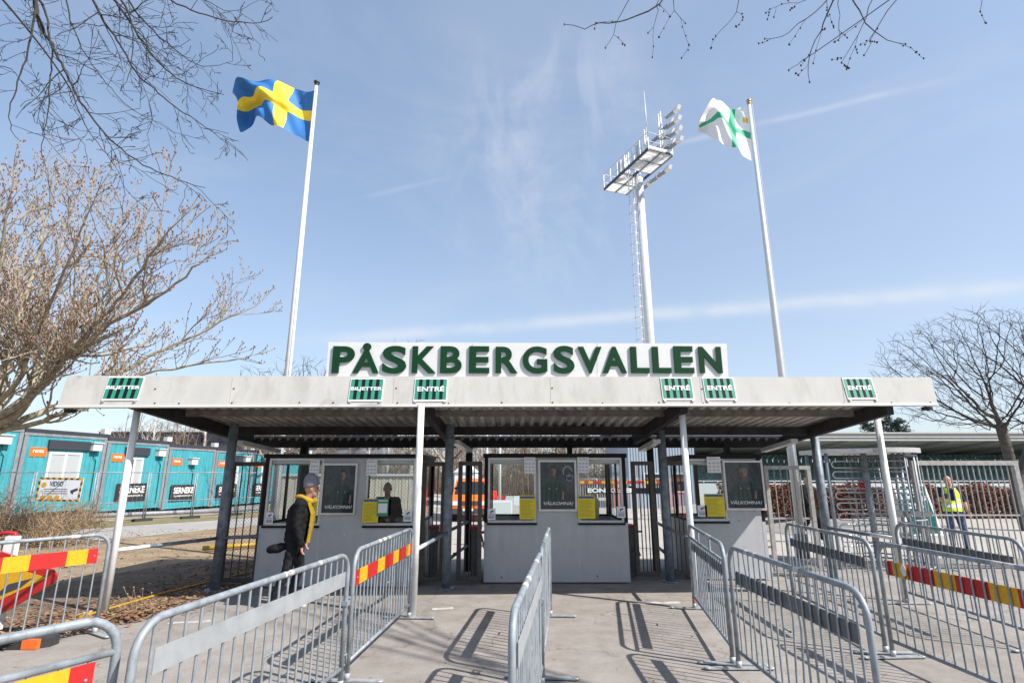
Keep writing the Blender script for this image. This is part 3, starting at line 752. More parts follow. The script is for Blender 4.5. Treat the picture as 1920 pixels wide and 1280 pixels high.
notice(914, 929, 953, 974, KC - .06, 'c', 'white camera sticker at the lower left corner of the middle booth')
notice(1157, 1172, 949, 970, KC - .06, 'c', 'white camera sticker at the lower right corner of the middle booth')
notice(1309, 1325, 947, 968, KR - .06, 'c', 'white camera sticker beside the yellow notice of the right booth')
notice(706, 729, 934, 967, KL - .09, 'g', 'green framed payment notice overlapping the yellow one in the left booth')

# ------------------------------------------------------------------ gates, turnstile
def bar_gate(x0, x1, Y, top, m, nb, label, bot=.08, t=.07, mid=None, rot=0, br=.010, group=None):
    g = thing('bar_gate', label, 'gate', (x0, Y, 0), group, rot)
    w = x1 - x0; mb = MB()
    mb.box((0, -t / 2, bot), (t, t / 2, top)); mb.box((w - t, -t / 2, bot), (w, t / 2, top))
    mb.box((t, -t / 2, top - t), (w - t, t / 2, top)); mb.box((t, -t / 2, bot), (w - t, t / 2, bot + t))
    mb.build('gate_frame', m, g, local=True)
    mb = MB()
    for i in range(nb):
        x = t + (w - 2 * t) * (i + 1) / (nb + 1); mb.tube([(x, 0, bot + t), (x, 0, top - t)], br, 6, False)
    if mid: mb.box((t, -.012, mid - .015), (w - t, .012, mid + .015))
    mb.build('bar_infill', m, g, local=True)
    mb = MB()
    for z in (.5, top - .45): mb.tube([(-.06, 0, z), (.02, 0, z)], .018, 8)
    mb.build('hinge', m, g, local=True)
    return g
GG = 'dark narrow bar gates between the booths'
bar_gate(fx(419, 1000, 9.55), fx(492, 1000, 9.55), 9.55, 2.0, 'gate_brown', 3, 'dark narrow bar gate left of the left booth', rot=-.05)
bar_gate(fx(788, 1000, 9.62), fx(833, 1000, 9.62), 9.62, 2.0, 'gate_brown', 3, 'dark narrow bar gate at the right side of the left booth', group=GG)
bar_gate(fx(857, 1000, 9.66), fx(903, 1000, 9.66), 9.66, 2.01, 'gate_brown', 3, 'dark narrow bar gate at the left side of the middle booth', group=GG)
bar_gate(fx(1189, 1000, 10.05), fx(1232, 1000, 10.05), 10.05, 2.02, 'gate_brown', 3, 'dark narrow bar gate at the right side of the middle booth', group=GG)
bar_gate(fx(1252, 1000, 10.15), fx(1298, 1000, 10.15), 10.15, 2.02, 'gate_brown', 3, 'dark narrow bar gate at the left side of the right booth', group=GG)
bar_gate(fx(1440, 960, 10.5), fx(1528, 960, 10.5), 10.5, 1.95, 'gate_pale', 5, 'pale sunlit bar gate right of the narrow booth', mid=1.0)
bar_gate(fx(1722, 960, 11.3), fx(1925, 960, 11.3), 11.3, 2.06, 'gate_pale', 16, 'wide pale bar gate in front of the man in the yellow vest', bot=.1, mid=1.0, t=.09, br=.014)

def tripod_turnstile(x, y, label):
    t = thing('low_turnstile', label, 'turnstile', (x, y, 0), 'small turnstiles behind the gates')
    mb = MB(); mb.box((x - .08, y - .15, 0), (x + .08, y + .15, .82)); mb.build('housing', 'galv_dark', t)
    mb = MB(); mb.box((x - .10, y - .17, .82), (x + .10, y + .17, .88)); mb.build('cap', 'reflect_red', t)
    for k in range(3):
        a = k * 2.094 + .5
        mb = MB(); mb.tube([(x + .08, y, .75), (x + .2, y + .3 * math.cos(a), .72 + .3 * math.sin(a) - .1)], .018, 8); mb.build('arm', 'steel', t)
tripod_turnstile(-1.42, 10.5, 'low turnstile with red cap beside the left booth')
tripod_turnstile(-.66, 10.5, 'low turnstile with red cap beside the middle booth')
tripod_turnstile(2.18, 10.7, 'low turnstile with red cap right of the middle booth')

def full_turnstile():
    D = 11.4; xl = fx(1555, 960, D); xr = fx(1697, 960, D); cx = fx(1637, 960, D); top = 2.2
    t = thing('full_height_turnstile', 'tall steel full-height turnstile cage with looped arms', 'turnstile', (cx, D, 0))
    mb = MB(); mb.tube([(cx - .02, D, .05), (cx - .02, D, top)], .055, 12); mb.build('column', 'galv', t)
    for dr in range(3):                 # three wings of looped arms
        a = R(182 + dr * 120); L_ = .72; d = Vector((math.cos(a), math.sin(a), 0)); mb = MB()
        for k in range(9):
            z = .28 + k * .205; p = Vector((cx, D, z)); h = .065
            pts = [p, p + d * (L_ - h)] + [p + d * (L_ - h) + d * h * math.sin(q) + Vector((0, 0, h - h * math.cos(q))) for q in (.6, 1.2, 1.57, 2, 2.6)] + [p + d * (L_ - h) + Vector((0, 0, 2 * h)), p + Vector((0, 0, 2 * h))]
            mb.tube(pts, .014, 8)
        mb.build('wing', 'steel', t)
    mb = MB()
    for i in range(9):
        a = R(-75 + i * 19); mb.tube([(cx + .86 * math.cos(a), D + .86 * math.sin(a), .04), (cx + .86 * math.cos(a), D + .86 * math.sin(a), top)], .016, 6)
    for z in (.1, .95, 2.15): mb.tube([(cx + .86 * math.cos(R(q)), D + .86 * math.sin(R(q)), z) for q in range(-75, 80, 8)], .018, 6)
    mb.build('cage', 'galv', t)
    for x, y in ((xl, D - .15), (cx + .48, D - .15), (cx + .60, D - .15), (xl, D + .6)):
        mb = MB(); mb.tube([(x, y, 0), (x, y, top)], .035, 10); mb.build('side_post', 'galv', t)
    mb = MB(); pts = [(cx + .95 * math.cos(R(q)), D + .95 * math.sin(R(q)), top) for q in range(-100, 101, 10)] + [(xl - .05, D + .8, top), (xl - .05, D - .25, top), (cx - .2, D - .6, top)]
    mb.prism(pts, (0, 0, .09)); mb.build('roof', 'alu', t)
    mb = MB()
    for k in range(7): x = cx - .1 + k * .12; mb.tube([(x, D + .55, .1), (x, D + .55, top)], .012, 6)
    for z in (.4, .9, 1.4, 1.9): mb.tube([(cx - .1, D + .55, z), (cx + .65, D + .55, z)], .012, 6)
    mb.build('grille', 'galv', t)
    mb = MB(); mb.box((cx + .13, D + .52, 1.42), (cx + .33, D + .53, 1.66)); mb.build('warning_plate', 'reflect_red', t)
    # shelf bar
    mb = MB(); mb.box((cx, D - .58, 1.0), (cx + .75, D - .52, 1.1)); mb.build('guide_bar', 'galv_dark', t)
full_turnstile()

# ------------------------------------------------------------------ crowd barriers
def barrier(P, Q, label, plate=None, double=False, Hh=1.1, pz=(.80, .93), feet=(1, 1), ext=0, rustleg=None, plate_ext=(.08, .95), hook=False, decal=False, side=1, seg='end'):
    """P, Q: ground points of the two ends"""
    P = Vector((P[0], P[1], 0)); Q = Vector((Q[0], Q[1], 0)); d = Q - P; L_ = d.length; rz = math.atan2(d.y, d.x)
    b = thing('crowd_barrier', label, 'barrier', P, 'galvanised crowd barriers in the entrance lanes', rz)
    r = .021; c = .16; z0 = .17; rr = random.Random(int(P.x * 100))
    mb = MB(); pts = [(0, 0, .01), (0, 0, Hh - c)]
    for k in range(1, 7): a = k / 6 * math.pi / 2; pts.append((c - c * math.cos(a), 0, Hh - c + c * math.sin(a)))
    for k in range(0, 7): a = k / 6 * math.pi / 2; pts.append((L_ - c + c * math.sin(a), 0, Hh - c + c * math.cos(a)))
    pts += [(L_, 0, .01)]
    mb.tube(pts, r, 12); mb.tube([(.015, 0, z0), (L_ - .015, 0, z0)], r * .85, 10)
    if double: mb.tube([(.015, 0, Hh - .16), (L_ - .015, 0, Hh - .16)], r * .8, 10)
    mb.build('frame', 'galv', b, local=True)
    mb = MB(); n = int(L_ / .108)
    for i in range(1, n):
        x = L_ * i / n; zt = Hh - .01
        if x < c: zt = Hh - c + math.sqrt(max(0, c * c - (c - x) ** 2))
        if x > L_ - c: zt = Hh - c + math.sqrt(max(0, c * c - (x - L_ + c) ** 2))
        if double: zt = Hh - .16
        lean = rr.uniform(-.004, .004)
        bend = rr.choice((-1, 1)) * rr.uniform(.012, .03) if rr.random() < .10 else 0
        mb.tube([(x + lean, 0, z0), (x + bend, bend * .6, z0 + (zt - z0) * rr.uniform(.4, .65)), (x - lean, 0, zt)] if bend else [(x + lean, 0, z0), (x - lean, 0, zt)], .0085, 6, False)
    if double:
        for i in (1, 2): mb.tube([(L_ * i / 3, 0, Hh - .16), (L_ * i / 3, 0, Hh)], .014, 8, False)
    i = n // 2; x = L_ * i / n; mb.tube([(x, 0, .62), (x + L_ / n, 0, .62)], .008, 6, False)
    mb.build('bar_infill', 'galv', b, local=True)
    for x, fl in ((0, feet[0]), (L_, feet[1])):
        if not fl: continue
        mb = MB(); s_ = 1
        mb.bar((x, -.30, .018), (x, .30, .018), .06, .012)
        mb.tube([(x, -.30, .012), (x, -.30, .03)], .032, 10); mb.tube([(x, .30, .012), (x, .30, .03)], .032, 10)
        mb.tube([(x, 0, .02), (x, 0, .08)], .028, 10)
        mb.build('foot', 'zinc_foot', b, local=True)
    for k in range(3):                  # bare patches where the rail has been knocked
        xw = rr.uniform(.25, .9) * L_; lw = rr.uniform(.03, .10); mb = MB(); mb.tube([(xw, 0, Hh), (xw + lw, 0, Hh)], r * 1.03, 12, False); mb.build('worn_patch', 'galv_worn', b, local=True)
    if rustleg is not None:
        x = L_ * rustleg; mb = MB(); mb.tube([(x, 0, .025), (x, 0, .17)], .0225, 10); mb.build('rusty_leg', 'rust', b, local=True)
    if plate:
        xa, xb = L_ * plate_ext[0], L_ * plate_ext[1]; th = .0025; y = -.0125 * side
        if plate == 'grey':
            mb = MB(); mb.box((xa, y - th, pz[0]), (xb, y + th, pz[1])); mb.build('plate', 'galv_plate', b, local=True)
        elif plate == 'dark':
            mb = MB(); mb.box((xa, y - th, pz[0]), (xb, y + th, pz[1])); mb.build('plate', 'galv_dark', b, local=True)
        else:
            mb = MB(); sg = [.10, .20, .33, .23, .33, .25, .33, .23, .33, .25]; x = xa if seg == 'start' else xb; k = 0
            while (x < xb - .001 if seg == 'start' else x > xa + .001):
                mb.cur = k % 2
                x2 = min(xb, x + sg[k]) if seg == 'start' else max(xa, x - sg[k])
                mb.box((min(x, x2), y - th, pz[0]), (max(x, x2), y + th, pz[1])); x = x2; k += 1
            pl = mb.build('striped_plate', ['reflect_red', 'reflect_yellow'], b, local=True)
            mb = MB(); mb.ball((xa + .03, y - .004 * side, (pz[0] + pz[1]) / 2), (.008, .004, .008), 8, 5); mb.ball((xb - .03, y - .004 * side, (pz[0] + pz[1]) / 2), (.008, .004, .008), 8, 5)
            mb.build('rivet', 'galv', pl, local=True)
            if decal:
                mb = MB(); mb.tube([(xa + .26, y - th - .0005, pz[0] + .065), (xa + .26, y - th - .003, pz[0] + .065)], .055, 20); mb.build('round_sticker', 'blue_grey', pl, local=True)
    if hook:
        for z in (.72, .26):
            mb = MB(); mb.tube([(L_ - .01, 0, z - .03), (L_ + .02, 0, z), (L_ + .085, 0, z), (L_ + .085, 0, z - .08)], .010, 8); mb.build('hook', 'galv', b, local=True)
        mb = MB(); mb.box((L_ - .028, -.028, .67), (L_ + .028, .028, .71)); mb.build('clamp', 'galv', b, local=True)
    return b
barrier((-2.95, 1.15), (-1.93, 2.92), 'barrier in the bottom left corner with bright red and yellow plate and double top rail', 'stripe', True, pz=(.80, .94), plate_ext=(.05, .955), hook=True, Hh=1.12)
barrier((-1.80, 2.85), (-1.475, 5.2), 'large barrier in the left foreground with pale grey plate', 'grey', pz=(.84, .96), plate_ext=(.05, .97), hook=True)
barrier((-1.47, 5.38), (-1.32, 7.55), 'barrier ending at the middle white post, with worn red and yellow plate', 'stripe', pz=(.79, .925), plate_ext=(.02, .98), hook=False)
barrier((.0, 3.02), (.262, 5.28), 'nearest barrier of the middle row, seen almost end-on', 'grey', pz=(.8, .92), hook=True)
barrier((.275, 5.46), (.50, 7.65), 'farther barrier of the middle row, running up to the middle booth', 'grey', pz=(.8, .92), side=-1)
barrier((2.14, 5.82), (2.50, 8.05), 'barrier with raised second rail ending at the right white post', 'dark', True, pz=(.78, .89), rustleg=1, plate_ext=(.06, .97))
barrier((2.14, 3.55), (2.15, 5.70), 'large barrier in the right foreground with dark grey plate', 'dark', pz=(.77, .89), rustleg=None, plate_ext=(.06, .95))
barrier((3.85, 6.16), (3.99, 8.30), 'barrier with dark plate behind the right foreground barrier', 'dark', pz=(.80, .91))
barrier((3.93, 3.80), (3.83, 6.02), 'barrier at the right edge with dull red and orange plate and round sticker', 'stripe', pz=(.80, .94), plate_ext=(.03, .97), decal=False)
barrier((5.52, 6.20), (5.62, 8.34), 'farthest right barrier with dark plate, beside the last white post', 'dark', pz=(.80, .91))
barrier((-6.13, 4.75), (-4.82, 6.86), 'barrier at the left edge with bright red and yellow plate before the arrow board', 'stripe', pz=(.79, .95), plate_ext=(.0, .955))
mb = MB(); p = at(1690, 1059, 5.72); p = Vector((3.843, 5.66, .895))
mb.tube([(p.x - .016, p.y, p.z - .01), (p.x - .02, p.y + .001, p.z - .01)], .055, 22); tag(mb.build('round_sticker', 'paper', origin=p), 'pale blue round sticker on the dull striped plate of the right edge barrier', 'sticker')

# ------------------------------------------------------------------ arrow board at the left edge
def arrow_board():
    D = 6.75
    P = lambda x, y, o=0: at(x, y, D) + Vector((0, -o, 0))
    s = thing('arrow_board', 'red and yellow arrow board on a rubber foot behind the left edge barrier', 'road sign', gr(20, 1210))
    out = [(-190, 1010), (-40, 1022), (62, 1052), (98, 1068), (107, 1080), (100, 1092), (20, 1140), (-60, 1178), (-190, 1200)]
    mb = MB(); mb.prism([P(*q) for q in out], (0, .03, 0)); mb.build('board', 'reflect_red', s)
    inn = [(-180, 1040), (-40, 1048), (40, 1068), (88, 1082), (0, 1124), (-60, 1150), (-180, 1172)]
    mb = MB(); mb.prism([P(*q, .004) for q in inn], (0, .003, 0)); mb.build('yellow_field', 'reflect_yellow', s)
    mb = MB(); mb.prism([P(*q, .008) for q in [(-180, 1150), (-60, 1130), (0, 1108), (18, 1094), (62, 1083), (40, 1100), (0, 1116), (-60, 1140), (-180, 1162)]], (0, .003, 0)); mb.build('black_mark', 'ink', s)
    a = at(33, 1004, D + .1); 
    mb = MB(); mb.box((a.x - .10, D + .05, .03), (a.x + .03, D + .12, a.z)); mb.build('post', 'post_white', s)
    mb = MB(); q = at(5, 1000, D + .1); mb.tube([(a.x - .02, D + .1, a.z - .04), (a.x - .03, D + .1, a.z + .03), (q.x, D + .1, a.z + .035), (q.x - .12, D + .1, a.z - .06), (q.x - .16, D + .1, a.z - .3)], .022, 8); mb.build('handle', 'reflect_red', s)
    g = gr(20, 1212); mb = MB()
    mb.prism([(g.x - .5, g.y - .14, .004), (g.x + .30, g.y - .1, .004), (g.x + .42, g.y, .004), (g.x + .42, g.y + .12, .004), (g.x - .5, g.y + .16, .004)], (0, 0, .09)); mb.build('rubber_foot', 'rubber', s)
    mb = MB(); mb.box((g.x + .2, g.y - .112, .006), (g.x + .36, g.y - .06, .097)); mb.build('foot_marking', 'orange', s)
arrow_board()

# ------------------------------------------------------------------ yellow pipes
pts = [gr(60, 1183), gr(110, 1172), gr(180, 1151), gr(300, 1116), gr(400, 1091), gr(480, 1071), gr(560, 1052)]
mb = MB(); mb.tube([(p.x, p.y, .025) for p in pts], .017, 8); tag(mb.build('cable_pipe', 'yellow_pipe', origin=(pts[0].x, pts[0].y, 0)), 'long thin yellow pipe lying across the soil bed', 'pipe')
a = gr(379, 1035); b_ = gr(520, 1024); mb = MB(); mb.tube([(a.x, a.y, .09), (b_.x, b_.y, .09)], .055, 10); tag(mb.build('yellow_tube', 'yellow_pipe', origin=(a.x, a.y, 0)), 'short thick yellow tube beyond the left grey post', 'pipe')

# ------------------------------------------------------------------ flagpoles and flags
def flagpole(px, py_top, D, label, cap, capm):
    t = at(px, py_top, D); p = thing('flagpole', label, 'flagpole', (t.x, D, 0), 'white flagpoles behind the canopy')
    mb = MB(); mb.tube([(t.x, D, 0), (t.x, D, t.z * .5), (t.x, D, t.z - .1)], [.092, .072, .042], 16); mb.build('pole', 'white_paint', p)
    mb = MB(); mb.tube([(t.x, D, t.z - .1), (t.x, D, t.z - .03)], .05, 12)
    mb.ball((t.x, D, t.z), (.085, .085, .055) if cap == 'd' else (.065, .065, .075), 12, 8); mb.build('finial', capm, p)
    mb = MB(); mb.tube([(t.x + .07, D - .08, 1.2), (t.x + .05, D - .06, t.z - .15)], .006, 5); mb.build('halyard', 'white_paint', p)
    mb = MB(); mb.tube([(t.x, D, 0), (t.x, D, .5)], .13, 12); mb.build('base_sleeve', 'galv_dark', p)
    return t
FL = 12.5; FR_ = 12.7
tL = flagpole(594, 155, FL, 'tall white flagpole with dark cap flying the blue and yellow flag', 'd', 'flag_black')
tR = flagpole(1404, 190, FR_, 'tall white flagpole with golden knob flying the white and green flag', 'g', 'gold')

def flag(name, label, D, corners_top, corners_bot, faces_mat, mats, wave, poleside):
    """cloth sheet: top and bottom edge curves in photo space fixed at the pole, waving in depth"""
    nu, nv = 64, 40; mb = MB()
    def curve(P, t):
        n = len(P) - 1; k = t * n; i = min(int(k), n - 1); f = k - i
        p0 = P[max(i - 1, 0)]; p1 = P[i]; p2 = P[i + 1]; p3 = P[min(i + 2, n)]
        return [.5 * (2 * p1[c] + (p2[c] - p0[c]) * f + (2 * p0[c] - 5 * p1[c] + 4 * p2[c] - p3[c]) * f * f + (3 * p1[c] - p0[c] - 3 * p2[c] + p3[c]) * f ** 3) for c in (0, 1)]
    for j in range(nv + 1):
        v = j / nv
        for i in range(nu + 1):
            u = i / nu; a = curve(corners_top, u); b = curve(corners_bot, u)
            dx, dy, dz = wave(u, v)
            q = at(a[0] + (b[0] - a[0]) * v + dx, a[1] + (b[1] - a[1]) * v + dz, D)
            # real depth of the cloth, moving along the line of wind rather than the view
            mb.v.append((q.x, D - .07 * 0 + dy, q.z))
    for j in range(nv):
        for i in range(nu):
            k = j * (nu + 1) + i; mb.f.append((k, k + nu + 1, k + nu + 2, k + 1)); mb.m.append(faces_mat((i + .5) / nu, (j + .5) / nv)); mb.sm.append(True)
    o = mb.build(name, mats, origin=at(*corners_top[0], D)); 
    return tag(o, label, 'flag')
def wL(u, v):
    e = min(1, u * 3)
    y = e * (.26 * math.sin(u * 7.0 + v * 1.6 + .3) + .16 * math.sin(u * 12 - v * 4.5 + 1.2) * u + .05 * math.sin(u * 23 + v * 9))
    bell = math.exp(-((u - .62) / .22) ** 2)
    y += .40 * bell * (S(.45, .95, v)) * -1 + .35 * S(.5, .62, v) * bell
    z = -16 * bell * math.sin(math.pi * min(1, v)) + 4 * math.sin(u * 9 + v * 5) * u
    x = 5 * math.sin(v * 5 + u * 6) * u
    return x, y, z
flag('national_flag', 'blue flag with yellow cross waving from the left flagpole', FL,
     [(592, 169), (570, 166), (543, 158), (510, 157), (478, 162), (450, 155), (428, 160)], [(579, 266), (556, 254), (533, 247), (509, 241), (484, 226), (462, 226), (446, 232)],
     lambda u, v: 1 if (5 / 16 < u < 7 / 16) or (.4 < v < .6) else 0, ['flag_blue', 'flag_yellow'], wL, 1)
def wR(u, v):
    e = min(1, u * 3)
    y = e * (.13 * math.sin(u * 6.2 + v * 2.2) + .10 * math.sin(u * 13 - v * 5) * u + .04 * math.sin(u * 21 + v * 11))
    return 3 * math.sin(v * 6 + u * 4) * u, y, 4 * math.sin(u * 8 + v * 4) * u - 6 * math.exp(-((u - .55) / .2) ** 2) * math.sin(math.pi * v)
flag('club_flag', 'white flag with green cross waving from the right flagpole', FR_,
     [(1404, 204), (1393, 198), (1380, 200), (1362, 197), (1345, 191), (1336, 190), (1322, 206), (1307, 232)], [(1411, 303), (1396, 294), (1381, 285), (1364, 278), (1347, 266), (1335, 260), (1322, 250), (1312, 241)],
     lambda u, v: 2 if (.05 < u < .14 and .20 < v < .31) else (1 if (.28 < u < .385) or (.45 < v < .575) else 0), ['flag_white', 'flag_green', 'crest'], wR, 1)

# ------------------------------------------------------------------ floodlight mast
def grate_mat():
    m = bpy.data.materials.new('platform_grating'); m.use_nodes = True; nt = m.node_tree; N = nt.nodes; L = nt.links
    t = N.new('ShaderNodeBsdfTranslucent'); t.inputs[0].default_value = (.93, .93, .91, 1); b = N['Principled BSDF']; b.inputs['Base Color'].default_value = (.85, .85, .83, 1); b.inputs['Roughness'].default_value = .7
    mx = N.new('ShaderNodeMixShader'); mx.inputs[0].default_value = .65; L.new(b.outputs[0], mx.inputs[1]); L.new(t.outputs[0], mx.inputs[2]); L.new(mx.outputs[0], N['Material Output'].inputs[0]); return m
GRATE = grate_mat()
def floodlight():
    zp = 25.4; A, B, C, Dd = (atz(*q, zp) for q in ((1133, 357), (1168, 371), (1253, 300), (1216, 281)))
    cen = (A + B + C + Dd) / 4; l = (Dd - A); w = (B - A); ln = l.normalized(); wn = (w - ln * w.dot(ln)).normalized(); LL = l.length; WW = w.dot(wn)
    mx, my = 10.42, 40.0
    f = thing('floodlight_mast', 'tall white floodlight mast with a railed platform and tilted lamps', 'floodlight', (mx, my, 0))
    mb = MB(); mb.tube([(mx, my, 0), (mx, my, zp * .6), (mx, my, zp)], [.52, .42, .33], 18); mb.build('mast', 'mast', f)
    # ladder with safety cage
    mb = MB(); lx, ly = mx - .72, my - .25
    for dx in (-.2, .2): mb.tube([(lx + dx, ly, 2), (lx + dx, ly, zp)], .03, 5)
    for k in range(74): z = 2.2 + k * .31; mb.tube([(lx - .2, ly, z), (lx + .2, ly, z)], .018, 4)
    for k in range(26): z = 3 + k * .86; mb.tube([(lx + .33 * math.cos(q), ly - .05 - .5 * math.sin(q), z) for q in (0, .6, 1.2, 1.57, 2, 2.6, 3.14)], .02, 4)
    for q in (.6, 1.57, 2.5): mb.tube([(lx + .33 * math.cos(q), ly - .05 - .5 * math.sin(q), 3), (lx + .33 * math.cos(q), ly - .05 - .5 * math.sin(q), zp)], .02, 4)
    mb.build('ladder', 'mast', f)
    O = Vector((A.x, A.y, zp)); pt = lambda a, b, z=0: O + ln * (a * LL) + wn * (b * WW) + Vector((0, 0, z))
    mb = MB()
    for a0, a1 in ((0, .22), (.225, .44), (.56, .775), (.78, 1)):
        for b0, b1 in ((.02, .485), (.515, .98)):
            mb.prism([pt(a0 + .01, b0), pt(a1 - .01, b0), pt(a1 - .01, b1), pt(a0 + .01, b1)], (0, 0, .05))
    mb.build('platform_floor', GRATE, f)
    mb = MB()
    for b in (0, .5, 1): mb.bar(pt(0, b, .1), pt(1, b, .1), .09, .22)
    for a in (0, .22, .44, .56, .78, 1): mb.bar(pt(a, 0, .1), pt(a, 1, .1), .07, .14)
    mb.build('platform_frame', 'mast_dark', f)
    mb = MB()
    for b in (0, 1):
        for z in (.75, 1.5): mb.tube([pt(0, b, z), pt(1, b, z)], .028, 5)
        for k in range(7): mb.tube([pt(k / 6, b, .0), pt(k / 6, b  , 1.5)], .035, 5)
    for a in (0, 1):
        for z in (.75, 1.5): mb.tube([pt(a, 0, z), pt(a, 1, z)], .035, 5)
        mb.prism([pt(a, 0, .05), pt(a, 1, .05), pt(a, 1, .35), pt(a, 0, .35)], ln * .02)
    mb.build('railing', 'mast', f)
    # lattice racks standing on the platform
    for a, b, top in ((.97, .62, 3.5), (.90, .80, 3.1), (.80, .35, 2.7), (.72, .55, 2.3), (.42, .30, 1.9), (.34, .30, 1.7), (.47, .55, 1.8)):
        mb = MB()
        for d in (-.11, .11): mb.tube([pt(a, b, 0) + wn * d, pt(a, b, top) + wn * d + Vector((0, 0, .3 if d > 0 else 0))], .045, 5)
        for k in range(int(top / .35)): z = .3 + k * .35; mb.tube([pt(a, b, z) - wn * .11, pt(a, b, z + .25) + wn * .11], .025, 4)
        mb.build('lamp_rack', 'mast', f)
    dr = (ln * .97 + wn * .2 + Vector((0, 0, .12))).normalized(); sd = dr.cross(Vector((0, 0, 1))).normalized(); ud = sd.cross(dr)
    heads = [(.97, .95, z) for z in (.75, 1.65, 2.55, 3.45)] + [(.86, .92, z) for z in (.95, 1.85, 2.75)] + [(.76, .7, z) for z in (1.1, 2.0)] + [(.66, 1.12, -.45), (.50, 1.10, -.45), (.30, 1.10, -.45)]
    for a, b, z in heads:
        c = pt(a, b, z); mb = MB()
        mb.tube([c - wn * .3 + Vector((0, 0, .05)), c], .04, 5)
        mb.tube([c - dr * .1, c + dr * .1, c + dr * .75], [.09, .14, .155], 10)
        lm = mb.build('lamp', 'lamp_head', f)
        mb = MB(); mb.prism([c + dr * .74 + sd * .17 - ud * .15, c + dr * .74 + sd * .17 + ud * .17, c + dr * 1.32 + sd * .15 + ud * .20, c + dr * 1.12 + sd * .15 - ud * .05], sd * -.34); mb.build('visor', 'mast_plate', lm)
    mb = MB(); e = pt(1, 0, 1.1); mb.tube([e, e + Vector((-.05, 0, 4.0))], [.05, .02], 6); mb.build('antenna', 'mast', f)
    mb = MB()
    for a in (.3, .34, .7, .74): mb.bar(pt(a, .2, .2), pt(a, .2, 1.7), .35, .25)
    mb.build('control_box', 'mast', f)
floodlight()

# ------------------------------------------------------------------ trees by growing towards light points
def colonize(nodes, parents, att, step, infl, kill, iters, trop=(0, 0, 0), jitter=.12, seed=1, rad=None, rk=0.):
    rs = np.random.RandomState(seed)
    pos = [np.array(p, float) for p in nodes]; par = list(parents); att = np.array(att, float); trop = np.array(trop)
    best = np.full(len(att), 1e9); bi = np.zeros(len(att), int)
    def relax(start):
        nonlocal best, bi
        P = np.array(pos[start:])
        for s in range(0, len(P), 400):
            d = ((att[:, None, :] - P[None, s:s + 400, :]) ** 2).sum(2); k = d.argmin(1); m = d[np.arange(len(att)), k]
            up = m < best; best[up] = m[up]; bi[up] = k[up] + s + start
    relax(0)
    for it in range(iters):
        keep = best > kill * kill; att = att[keep]; best = best[keep]; bi = bi[keep]
        if not len(att): break
        ok = best < infl * infl
        if not ok.any():
            infl *= 1.5; continue
        idx = bi[ok]; vec = att[ok] - np.array(pos)[idx]; vec /= np.linalg.norm(vec, axis=1)[:, None] + 1e-9
        acc = {}
        for i, v in zip(idx, vec): acc[i] = acc.get(i, 0) + v
        start = len(pos)
        for i, v in acc.items():
            v = v / (np.linalg.norm(v) + 1e-9) + rs.normal(0, jitter, 3) + trop
            if rk: w = pos[i] - rad; v = v + rk * w / (np.linalg.norm(w) + 1e-9)
            v /= np.linalg.norm(v) + 1e-9
            pos.append(pos[i] + v * step); par.append(i)
        relax(start)
    return pos, par
def grow_mesh(pos, par, tip, expo, thr, rmax=None, twig=None, bud=None, seed=2, sides=(8, 5, 3)):
    """returns two builders: thick wood and thin branches (with optional end twigs and buds)"""
    n = len(pos); ch = [[] for _ in range(n)]
    for i, p in enumerate(par):
        if p >= 0: ch[p].append(i)
    rad = np.zeros(n); order = list(range(n))
    for i in reversed(order):
        rad[i] = tip if not ch[i] else sum(rad[c] ** expo for c in ch[i]) ** (1 / expo)
    if rmax:
        k = rmax / rad[0]; w = (rad - tip) / max(1e-6, rad[0] - tip); rad = rad * (1 + (k - 1) * w)
    big, small = MB(), MB(); rs = random.Random(seed)
    stack = [(0, -1)]
    while stack:
        s, p = stack.pop(); chain = [s] if p < 0 else [p, s]; cur = s
        while ch[cur]:
            c = sorted(ch[cur], key=lambda q: -rad[q]); nx = c[0]
            for o in c[1:]: stack.append((o, cur))
            chain.append(nx); cur = nx
        rr = [rad[q] for q in chain]
        if p >= 0: rr[0] = rr[1]
        pts = [Vector(pos[q]) for q in chain]
        # split where the limb gets thin
        k = 0
        while k < len(rr) and rr[k] > thr: k += 1
        if k > 1: big.tube(pts[:k + 1], rr[:k + 1], sides[0], False)
        st = max(0, k - 1) if k > 1 else 0
        if len(pts) - st > 1: small.tube(pts[st:], rr[st:], sides[1] if max(rr[st:]) > 2.2 * tip else sides[2], False)
        if twig:
            e = pts[-1]; d = (pts[-1] - pts[-2]).normalized()
            twig(small, e, d, rs, rad[chain[-1]])
    return big, small

